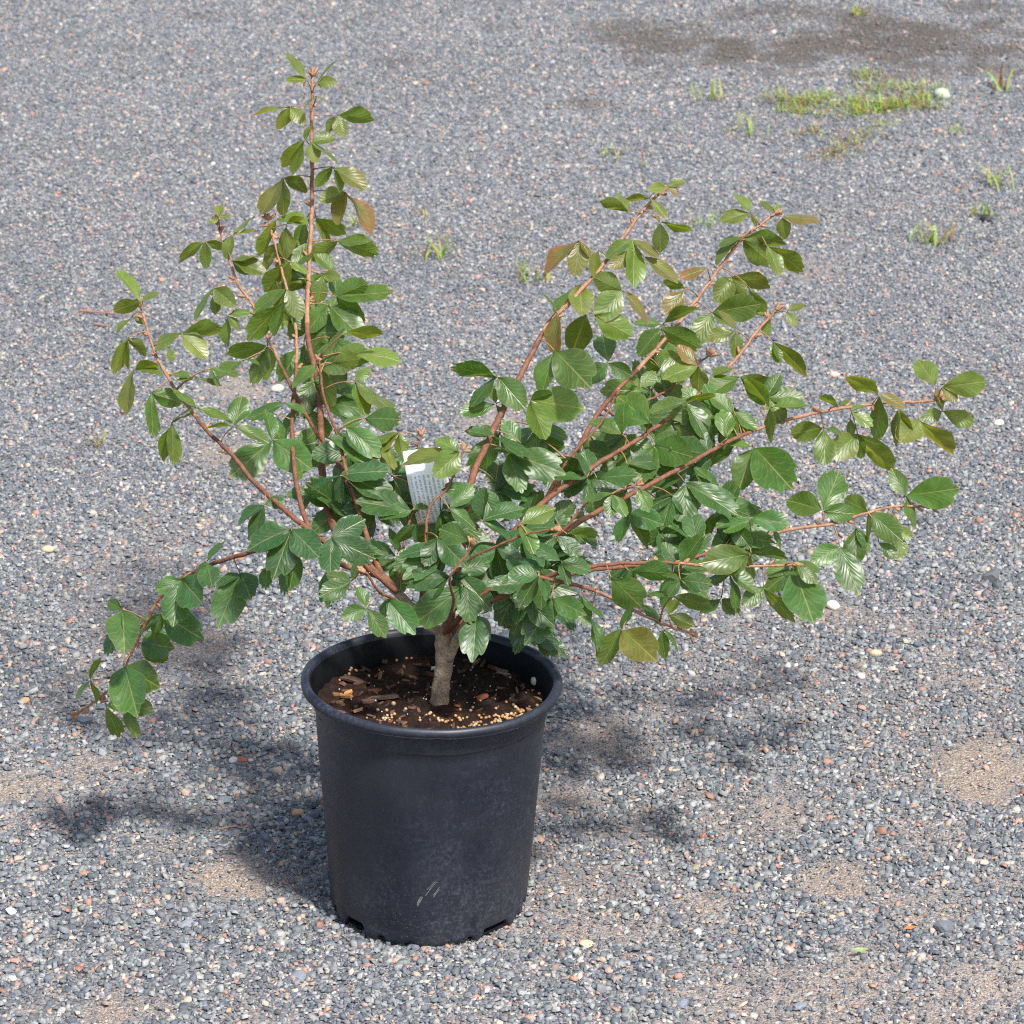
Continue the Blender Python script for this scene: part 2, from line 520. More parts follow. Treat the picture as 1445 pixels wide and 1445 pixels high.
PINK = np.array([(0.36, 0.26, 0.205), (0.39, 0.30, 0.24), (0.33, 0.205, 0.155), (0.39, 0.315, 0.24), (0.30, 0.165, 0.12)])
PALE = np.array([(0.34, 0.335, 0.315), (0.42, 0.415, 0.40), (0.31, 0.29, 0.255), (0.35, 0.32, 0.265)])
OLIVE = np.array([(0.27, 0.26, 0.20), (0.20, 0.22, 0.19), (0.22, 0.17, 0.15), (0.30, 0.24, 0.18)])
SL = np.array(SLATE)

def stone_colours(n):
    r = RNG.random(n)
    c = SL[RNG.integers(0, len(SL), n)]
    k = r > 0.85
    c[k] = PINK[RNG.integers(0, len(PINK), k.sum())]
    k = r > 0.935
    c[k] = PALE[RNG.integers(0, len(PALE), k.sum())]
    k = r > 0.972
    c[k] = OLIVE[RNG.integers(0, len(OLIVE), k.sum())]
    c = c * RNG.uniform(0.78, 1.22, (n, 1))
    return c

def stones(px, py, size, k):
    """irregular k-sided chips with a bevelled crown: verts (n, 2k+..), quads, top n-gons"""
    n = len(px)
    th = (np.arange(k)[None, :] + RNG.uniform(-0.32, 0.32, (n, k))) * 2 * np.pi / k + RNG.uniform(0, 6.28, (n, 1))
    rad = RNG.uniform(0.72, 1.18, (n, k))
    asp = RNG.uniform(0.45, 1.0, (n, 1))
    hx, hy = np.cos(th) * rad, np.sin(th) * rad * asp
    rot = RNG.uniform(0, 6.28, (n, 1))
    cx, cy = hx * np.cos(rot) - hy * np.sin(rot), hx * np.sin(rot) + hy * np.cos(rot)
    s = size[:, None] * 0.5
    hgt = size[:, None] * RNG.uniform(0.14, 0.46, (n, 1))
    taper = RNG.uniform(0.66, 0.97, (n, k))
    offx, offy = RNG.uniform(-0.12, 0.12, (n, 1)), RNG.uniform(-0.12, 0.12, (n, 1))
    bx, by = cx * s, cy * s
    tx, ty = (cx * taper + offx) * s, (cy * taper + offy) * s
    tilt_x, tilt_y = RNG.normal(0, 0.20, (n, 1)), RNG.normal(0, 0.20, (n, 1))
    sink = hgt * RNG.uniform(0.15, 0.5, (n, 1))
    bz = -sink + bx * tilt_x + by * tilt_y
    tz = hgt - sink + tx * tilt_x + ty * tilt_y + RNG.uniform(-0.12, 0.12, (n, k)) * hgt
    z0 = relief(px, py)[:, None] + (RNG.random((n, 1)) ** 2) * 0.0032 + size[:, None] * 0.06
    V = np.zeros((n, 2 * k, 3))
    V[:, :k, 0] = px[:, None] + bx
    V[:, :k, 1] = py[:, None] + by
    V[:, :k, 2] = bz + z0
    V[:, k:, 0] = px[:, None] + tx
    V[:, k:, 1] = py[:, None] + ty
    V[:, k:, 2] = tz + z0
    base = (np.arange(n) * 2 * k)[:, None, None]
    i = np.arange(k)
    q = np.stack([i, (i + 1) % k, (i + 1) % k + k, i + k], 1)[None] + base
    top = (np.arange(k) + k)[None, :] + base[:, 0]
    return V.reshape(-1, 3), q.reshape(-1, 4), top

def view_span(y):
    # half width of the seen ground at world depth y, with a margin for a step to the side
    w = (y - CAM.y) / math.cos(PITCH) * 722.5 / FPX
    return w * 1.06 + 0.20

def scatter(y0, y1, dens, smin, smax, power):
    area_w = view_span(y1)
    n = int(dens * (y1 - y0) * 2 * area_w)
    px = RNG.uniform(-area_w, area_w, n) + CAM.x
    py = RNG.uniform(y0, y1, n)
    keep = np.abs(px - CAM.x) < view_span(py)
    s, d = patch_masks(px, py)
    keep &= RNG.random(n) > (s * 0.80 + d * 0.55)
    keep &= (px ** 2 + py ** 2) > 0.098 ** 2
    px, py = px[keep], py[keep]
    size = smin + (smax - smin) * RNG.random(len(px)) ** power
    s2, d2 = patch_masks(px, py)
    size *= 1 - 0.35 * s2
    return px, py, size, d2

def build_gravel():
    VV, FQ, FT, CC = [], [], [], []
    off = 0
    parts = []
    for y0, y1, dens, smin, smax, pw, k in [(-0.5, 0.6, 48000, 0.0026, 0.0100, 1.7, 4), (0.6, 1.5, 37000, 0.0029, 0.0100, 1.7, 4),
                                            (1.5, 2.8, 27000, 0.0036, 0.0088, 1.6, 4), (2.8, 4.9, 15000, 0.0042, 0.0100, 1.6, 4),
                                            (-0.5, 1.2, 7000, 0.007, 0.0145, 1.9, 6), (1.2, 4.9, 900, 0.008, 0.015, 2.4, 5)]:
        px, py, size, d = scatter(y0, y1, dens, smin, smax, pw)
        V, Q, T = stones(px, py, size, k)
        c = stone_colours(len(px))
        c = c * (1 - 0.7 * d[:, None]) + np.array([0.085, 0.07, 0.055]) * 0.7 * d[:, None]
        VV.append(V)
        FQ.append(Q + off)
        FT.append(T + off)
        CC.append(np.repeat(c, 2 * k, axis=0))
        off += len(V)
    V = np.concatenate(VV)
    C = np.concatenate(CC)
    loops = np.concatenate([f.ravel() for f in FQ + FT]).astype(np.int32)
    counts = np.concatenate([np.full(len(f), f.shape[1]) for f in FQ + FT])
    starts = np.concatenate([[0], np.cumsum(counts)[:-1]]).astype(np.int32)
    me = bpy.data.meshes.new('gravel')
    me.vertices.add(len(V))
    me.vertices.foreach_set('co', V.astype(np.float32).ravel())
    me.loops.add(len(loops))
    me.loops.foreach_set('vertex_index', loops)
    me.polygons.add(len(starts))
    me.polygons.foreach_set('loop_start', starts)
    me.update(calc_edges=True)
    add_col(me, 'scol', C)
    o = link('gravel', me, [M_STONE])
    tag(o, 'crushed blue-grey slate gravel with scattered pink and white chips', 'gravel', kind='stuff')
    print('gravel stones', sum(len(f) for f in FT), 'tris', int((counts - 2).sum()))
build_gravel()

# ------------------------------------------------------------------ loose stones, each a thing
def rock_mesh(name, size, colour, flat=0.5, seed=0, facet=True):
    rnd = random.Random(seed)
    import bmesh
    bm = bmesh.new()
    bmesh.ops.create_icosphere(bm, subdivisions=2, radius=0.5)
    planes = []
    for _ in range(9 if facet else 4):
        nrm = Vector((rnd.gauss(0, 1), rnd.gauss(0, 1), rnd.gauss(0, 0.8))).normalized()
        planes.append((nrm, rnd.uniform(0.24, 0.42) if facet else rnd.uniform(0.36, 0.46)))
    for v in bm.verts:
        for nrm, d in planes:
            e = v.co.dot(nrm) - d
            if e > 0:
                v.co -= nrm * e
        v.co += Vector((rnd.uniform(-1, 1), rnd.uniform(-1, 1), rnd.uniform(-1, 1))) * 0.012
    ax = rnd.uniform(0.6, 0.9)
    for v in bm.verts:
        v.co = Vector((v.co.x * 1.25, v.co.y * 1.25 * ax, v.co.z * flat * 1.25)) * size
    me = bpy.data.meshes.new(name)
    bm.to_mesh(me)
    bm.free()
    if not facet:
        me.polygons.foreach_set('use_smooth', np.ones(len(me.polygons), dtype=bool))
    add_col(me, 'scol', np.tile(np.array(colour), (len(me.vertices), 1)))
    return me

ROCKS = [
    (265, 1308, 27, (0.20, 0.22, 0.24), .35, True, 'flat angular grey slate piece beside a sandy patch of gravel'),
    (420, 1384, 32, (0.17, 0.19, 0.215), .3, True, 'flat round grey slate chip in front of the black pot'),
    (1330, 1312, 30, (0.115, 0.125, 0.145), .55, True, 'thick dark slate block near an orange petal'),
    (1397, 820, 34, (0.10, 0.105, 0.11), .6, True, 'dark wedge-shaped stone standing proud of the gravel'),
    (392, 551, 19, (0.46, 0.43, 0.34), .6, False, 'rounded beige pebble behind the left stems'),
    (1329, 137, 22, (0.34, 0.40, 0.29), .7, False, 'pale greenish stone beside the weed patch'),
    (826, 1334, 20, (0.52, 0.34, 0.22), .5, True, 'orange-tan angular stone right of the pot base'),
    (962, 1416, 28, (0.17, 0.19, 0.22), .3, True, 'flat blue-grey slate piece in front of the pot, to its right'),
    (1100, 1300, 22, (0.13, 0.14, 0.16), .5, True, 'squarish dark slate stone between two sandy patches'),
    (119, 1023, 22, (0.085, 0.10, 0.13), .6, True, 'dark blue slate stone under the drooping branch tip'),
    (343, 1075, 15, (0.34, 0.10, 0.05), .6, False, 'small brick-red pebble in the plant shadow'),
    (329, 1074, 13, (0.55, 0.53, 0.50), .6, False, 'white pebble touching a brick-red one'),
    (318, 1130, 24, (0.15, 0.17, 0.19), .3, True, 'flat grey slate chip at the edge of the pot shadow'),
    (1175, 856, 19, (0.55, 0.52, 0.44), .6, False, 'cream pebble below the right branch leaves'),
    (1392, 312, 20, (0.035, 0.037, 0.042), .5, False, 'black stone beside a grass tuft'),
    (16, 1291, 17, (0.70, 0.70, 0.68), .5, True, 'bright white stone chip at the edge of the gravel'),
    (1235, 925, 16, (0.40, 0.34, 0.22), .6, False, 'olive-tan pebble below the right branches'),
    (1215, 955, 14, (0.50, 0.52, 0.48), .5, False, 'pale grey-green pebble below the right branches'),
    (68, 781, 16, (0.55, 0.36, 0.22), .6, False, 'orange-cream pebble left of the drooping branch'),
    (950, 1088, 22, (0.42, 0.33, 0.23), .3, True, 'long tan stone sliver right of the pot'),
    (486, 1300, 13, (0.36, 0.30, 0.22), .7, False, 'round tan pebble against the pot foot'),
    (994, 1183, 13, (0.36, 0.13, 0.07), .6, True, 'red-brown stone chip on dark gravel'),
    (420, 1150, 15, (0.46, 0.27, 0.14), .6, False, 'orange-brown pebble close to the pot wall'),
    (1130, 1420, 24, (0.19, 0.21, 0.235), .3, True, 'broad grey slate chip between fallen leaf and sand'),
    (560, 1420, 18, (0.17, 0.18, 0.20), .4, True, 'grey slate chip directly in front of the pot'),
    (35, 990, 15, (0.44, 0.25, 0.12), .5, False, 'orange pebble left of the drooping branch tip'),
    (1410, 597, 16, (0.58, 0.52, 0.42), .5, False, 'pale cream pebble beyond the longest right branch'),
    (1178, 532, 17, (0.58, 0.40, 0.32), .5, False, 'pink pebble above the longest right branch'),
    (735, 1000 + 20, 1, None, 0, False, None),
]
for i, (x, y, s, c, fl, facet, lab) in enumerate(ROCKS):
    if lab is None:
        continue
    g = ground(x, y)
    sz = s * mpp(g)
    me = rock_mesh('stone', sz, c, fl, 100 + i, facet)
    o = link('stone', me, [M_STONE], loc=(g.x, g.y, sz * fl * 0.30 + float(relief(np.array([g.x]), np.array([g.y]))[0])))
    o.rotation_euler = (random.uniform(-.15, .15), random.uniform(-.15, .15), random.uniform(0, 6.28))
    tag(o, lab, 'stone', 'loose larger stones on the gravel')

# ------------------------------------------------------------------ pot
POT_H = 0.275
POT_TILT = R(1.4)
pot = bpy.data.objects.new('plant_pot', None)
COL.objects.link(pot)
pot.location = (0, 0, 0.001)
pot.rotation_euler = (0, POT_TILT, 0)
tag(pot, 'black plastic nursery pot with rolled rim holding the shrub', 'pot')

def lathe(name, prof, seg, mats, parent, fn=None, close=False):
    verts, faces = [], []
    for r, z in prof:
        for k in range(seg):
            th = 2 * math.pi * k / seg
            rr, zz = (r, z) if fn is None else fn(r, z, th)
            verts.append((rr * math.cos(th), rr * math.sin(th), zz))
    n = len(prof)
    for i in range(n - 1):
        for k in range(seg):
            k2 = (k + 1) % seg
            faces.append((i * seg + k, i * seg + k2, (i + 1) * seg + k2, (i + 1) * seg + k))
    me = new_mesh(name, verts, faces, True)
    return link(name, me, mats, parent)

# notches in the pot foot: angle (deg, -90 = towards the camera), half width, height
NOTCH = [(-137, 7, .0125), (-117, 1.6, .0055), (-99, 2.6, .003), (-88, 1.5, .0022), (-75, 2.4, .0035), (-63, 1.6, .006), (-44, 9, .011), (-24, 3, .006), (-8, 4, .010),
         (20, 9, .017), (55, 4, .010), (90, 10, .017), (125, 4, .010), (160, 9, .017), (-160, 3, .008)]
def foot(r, z, th):
    a = math.degrees(th)
    if a > 180:
        a -= 360
    dz = 0.0
    for c, w, h in NOTCH:
        d = abs((a - c + 180) % 360 - 180)
        if d < w * 1.4:
            e = max(0.0, min(1.0, (1.4 * w - d) / (0.4 * w + 0.001)))
            e = e * e * (3 - 2 * e)
            dz = max(dz, h * e)
    # gentle warp of the thin wall
    wob = 0.0009 * math.sin(3 * th + 0.6) + 0.0006 * math.sin(7 * th + z * 20) + 0.0005 * math.sin(11 * th - z * 9)
    # dent low at the front left
    dent = 0.0022 * math.exp(-((a + 113) / 9) ** 2 - ((z - 0.018) / 0.010) ** 2)
    if z < 0.03 and dz > 0:
        f = max(0.0, 1 - z / 0.03)
        z = z + (dz) * f ** 1.3
        r = r - 0.0018 * f * (dz / 0.012)
    return r + wob * min(1, (0.28 - z) * 12 + 0.3) - dent, z

def wall_r(z):
    return 0.1085 + (0.1265 - 0.1085) * (z / 0.25)
prof = [(wall_r(0) - 0.010, 0.0035), (wall_r(0) - 0.005, 0.0008), (wall_r(0) - 0.002, 0.0022), (wall_r(0.006), 0.006)]
for z in (0.009, 0.012, 0.016, 0.02, 0.025, 0.03, 0.037, 0.045, 0.06, 0.08, 0.10, 0.12, 0.14, 0.16, 0.18, 0.20, 0.215, 0.228):
    prof.append((wall_r(z), z))
prof += [(wall_r(0.2385), 0.2385), (wall_r(0.2392) + 0.0010, 0.2397), (wall_r(0.242) + 0.0016, 0.2415), (wall_r(0.25) + 0.0018, 0.250), (0.1292, 0.2585), (0.1300, 0.2605)]
lathe('wall', prof, 240, [M_POT], pot, foot)
def rimfn(r, z, th):
    wob = 0.0010 * math.sin(2 * th + 0.9) + 0.0005 * math.sin(5 * th) + 0.0003 * math.sin(13 * th + 1)
    a = math.degrees(th)
    low = 1.0 if z < 0.2650 else 0.0
    nick = 0.0009 * low * (max(0, math.sin(17 * th + 2 * math.sin(3 * th))) ** 6)
    return r + wob, z + 0.0008 * math.sin(2 * th) + nick
rp = [(0.1290, 0.2600), (0.1330, 0.2618), (0.1372, 0.2636), (0.1400, 0.2640), (0.1404, 0.2647), (0.1397, 0.2655), (0.1404, 0.2664), (0.1412, 0.2680), (0.1412, 0.2702),
      (0.1400, 0.2728), (0.1380, 0.2744), (0.1356, 0.2748), (0.1334, 0.2738), (0.1318, 0.2716), (0.1308, 0.2680), (0.1300, 0.2630), (0.1288, 0.2560),
      (0.1272, 0.2500), (0.1255, 0.2380), (0.1235, 0.2200), (0.1200, 0.1800)]
lathe('rim', rp[:15], 200, [M_POT], pot, rimfn)
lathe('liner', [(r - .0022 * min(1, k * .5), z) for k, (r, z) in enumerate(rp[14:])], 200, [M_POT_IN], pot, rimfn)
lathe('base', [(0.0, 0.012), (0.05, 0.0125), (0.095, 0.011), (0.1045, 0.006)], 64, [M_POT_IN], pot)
# white scuff mark low on the front of the wall
def scuff():
    V, F = [], []
    for (x, y, w, h, an) in [(612, 1240, 20, 12, 65), (596, 1256, 9, 8, 100), (615, 1228, 14, 4, 10)]:
        for q in range(5):
            th0 = math.atan2(-1, 0) + (x - 604 + random.uniform(-w, w) * .35) / 141.0
            z = (1335 - y) / 1187.0 + random.uniform(-h, h) * .0005 - 0.004
            r = wall_r(z) + 0.0009
            dx = random.uniform(0.5, 1.0) * w * 0.00022
            dz = math.tan(R(an)) * dx if an < 80 else 0.004
            b = len(V)
            for u, v in ((-1, -1), (1, -1), (1, 1), (-1, 1)):
                t = th0 + u * 0.006 + v * dx / r
                zz = z + v * min(dz, 0.005) + u * 0.0002
                rr = wall_r(zz) + 0.0012 + 0.0009 * math.sin(3 * t + 0.6)
                V.append((rr * math.cos(t), rr * math.sin(t), zz))
            F.append((b, b + 1, b + 2, b + 3))
    me = new_mesh('scuff_mark', V, F)
    add_col(me, 'scol', np.tile(np.array((0.13, 0.13, 0.14)), (len(V), 1)))
    o = link('scuff_mark', me, [M_CHIP], pot)
    o['label'] = 'pale grey scuff low on the pot front'
scuff()

# ------------------------------------------------------------------ soil in the pot
SOIL_Z = 0.238
def soil_h(x, y):
    v = np.array([x]), np.array([y])
    h = (float(vnoise(v[0] * 60, v[1] * 60, 21)[0]) - .5) * 0.010 + (float(vnoise(v[0] * 150, v[1] * 150, 22)[0]) - .5) * 0.006
    r2 = (x * x + y * y) / 0.0156
    return SOIL_Z + h + 0.006 * math.exp(-((x - 0.012) ** 2 + y * y) / 0.0009) + 0.004 * (r2 ** 2)
def build_soil():
    V, F = [], []
    rings, seg = 34, 90
    for i in range(rings):
        r = 0.1262 * i / (rings - 1)
        for k in range(seg):
            th = 2 * math.pi * k / seg
            x, y = r * math.cos(th), r * math.sin(th)
            V.append((x, y, soil_h(x, y)))
    for i in range(rings - 1):
        for k in range(seg):
            k2 = (k + 1) % seg
            F.append((i * seg + k, (i + 1) * seg + k, (i + 1) * seg + k2, i * seg + k2))
    me = new_mesh('soil', V, F, True)
    return link('soil', me, [M_SOIL], pot)
soil = build_soil()

CHIP_C = [(0.075, 0.036, 0.022), (0.12, 0.06, 0.035), (0.05, 0.026, 0.018), (0.16, 0.085, 0.05), (0.09, 0.055, 0.04)]
def chip_mesh(L, W, H, colour, seed):
    rnd = random.Random(seed)
    V = []
    for zz in (0, 1):
        for (u, v) in ((-1, -.7), (-.3, -1), (.6, -.9), (1, -.2), (.7, .8), (-.2, 1), (-.9, .6)):
            V.append((u * L * .5 * rnd.uniform(.8, 1.1), v * W * .5 * rnd.uniform(.7, 1.15), (zz - .5) * H + rnd.uniform(-.2, .2) * H))
    n = 7
    F = [tuple(range(n))[::-1], tuple(range(n, 2 * n))] + [(k, (k + 1) % n, (k + 1) % n + n, k + n) for k in range(n)]
    me = new_mesh('bark_chip', V, F)
    add_col(me, 'scol', np.tile(np.array(colour), (len(V), 1)))
    return me
def soil_pix(x, y):
    g = ground(x, y, SOIL_Z + 0.002)
    return g.x - 0.0085 * 0, g.y
chip_meshes = [chip_mesh(random.uniform(.007, .018), random.uniform(.002, .006), random.uniform(.0018, .004), CHIP_C[i % 5], i) for i in range(16)]
for i in range(210):
    a, r = random.uniform(0, 6.28), 0.118 * math.sqrt(random.random())
    x, y = r * math.cos(a), r * math.sin(a)
    if x > 0.0 and random.random() < 0.35:
        continue
    o = link('bark_chip', chip_meshes[random.randrange(16)], [M_CHIP], soil, (x, y, soil_h(x, y) + 0.0015))
    o.rotation_euler = (random.gauss(0, .3), random.gauss(0, .3), random.uniform(0, 6.28))
    sc = random.uniform(.45, 1.05)
    o.scale = (sc, sc, sc)
for (x, y, L, W, an, c) in [(468, 984, .020, .004, -35, (0.34, 0.17, 0.065)), (484, 978, .015, .006, 55, (0.42, 0.21, 0.07)), (482, 990, .014, .005, -15, (0.40, 0.20, 0.07)),
                            (497, 1004, .013, .004, 38, (0.33, 0.18, 0.10)), (516, 992, .026, .008, 40, (0.10, 0.06, 0.04)), (492, 964, .030, .014, -20, (0.085, 0.05, 0.035)),
                            (536, 990, .036, .012, -12, (0.075, 0.05, 0.035)), (664, 945, .004, .004, 60, (0.12, 0.08, 0.05)), (704, 955, .018, .002, -25, (0.22, 0.17, 0.13)),
                            (722, 972, .012, .002, 100, (0.20, 0.15, 0.08)), (752, 985, .016, .0025, -50, (0.25, 0.19, 0.09)), (607, 948, .010, .003, -10, (0.62, 0.60, 0.56)),
                            (672, 985, .016, .010, 30, (0.17, 0.055, 0.025)), (665, 945, .022, .003, 65, (0.14, 0.10, 0.07)), (700, 950, .02, .003, -25, (0.16, 0.11, 0.08))]:
    px, py = soil_pix(x, y)
    o = link('bark_chip', chip_mesh(L, W, .003, c, int(x)), [M_CHIP], soil, (px, py, soil_h(px, py) + .003))
    o.rotation_euler = (random.gauss(0, .12), random.gauss(0, .12), R(an) * 1.0)

def blobs(name, pts, seg=5):
    V, F, C = [], [], []
    for (x, y, z, r, c) in pts:
        b = len(V)
        rings = [(0.0, -1), (0.78, -.6), (1.0, 0.05), (0.75, .65), (0.0, 1)]
        V.append((x, y, z - r)); C.append(c)
        for rr, zz in rings[1:4]:
            for k in range(seg):
                t = 2 * math.pi * k / seg
                V.append((x + r * rr * math.cos(t), y + r * rr * math.sin(t), z + r * zz)); C.append(c)
        V.append((x, y, z + r)); C.append(c)
        for k in range(seg):
            k2 = (k + 1) % seg
            F.append((b, b + 1 + k2, b + 1 + k))
            for i in range(2):
                F.append((b + 1 + i * seg + k, b + 1 + i * seg + k2, b + 1 + (i + 1) * seg + k2, b + 1 + (i + 1) * seg + k))
            F.append((b + 1 + 2 * seg + k, b + 1 + 2 * seg + k2, b + 1 + 3 * seg))
    me = new_mesh(name, V, F, True)
    add_col(me, 'scol', C)
    return me
PCOL = [(0.34, 0.19, 0.070), (0.38, 0.25, 0.12), (0.32, 0.15, 0.045), (0.40, 0.31, 0.20), (0.26, 0.165, 0.08)]
pts = []
def pellet_cluster(x, y, sx, sy, n, rmin=.0014, rmax=.0023):
    for _ in range(n):
        px, py = soil_pix(x + random.gauss(0, sx), y + random.gauss(0, sy))
        if px * px + py * py > 0.1225 ** 2:
            continue
        r = random.uniform(rmin, rmax)
        pts.append((px, py, soil_h(px, py) + r * .8, r, PCOL[random.randrange(5)]))
pellet_cluster(710, 1013, 22, 6, 55)
pellet_cluster(690, 1020, 45, 5, 50)
pellet_cluster(740, 1003, 16, 8, 24)
pellet_cluster(764, 985, 8, 14, 26)
pellet_cluster(655, 1022, 18, 5, 24)
pellet_cluster(480, 955, 8, 5, 16)
pellet_cluster(535, 1014, 9, 4, 16)
pellet_cluster(600, 1015, 60, 9, 22)
pellet_cluster(563, 935, 5, 5, 8)
pellet_cluster(620, 960, 90, 22, 40, .0008, .0016)
pellet_cluster(547, 997, 1, 1, 1, .0028, .0030)
for _ in range(45):
    a, r = random.uniform(0, 6.28), 0.118 * math.sqrt(random.random())
    x, y = r * math.cos(a), r * math.sin(a)
    pts.append((x, y, soil_h(x, y) + .0006, random.uniform(.0005, .0013), (0.55, 0.53, 0.50)))
o = link('fertiliser_pellets', blobs('fertiliser_pellets', pts), [M_PELLET], soil)
o['kind'] = 'stuff'
o['label'] = 'tan slow-release pellets and white grains on the soil'
px, py = soil_pix(750, 966)
o = link('pebble', rock_mesh('pebble', .0125, (0.50, 0.45, 0.34), .8, 5, False), [M_STONE], soil, (px, py, soil_h(px, py) + .005))

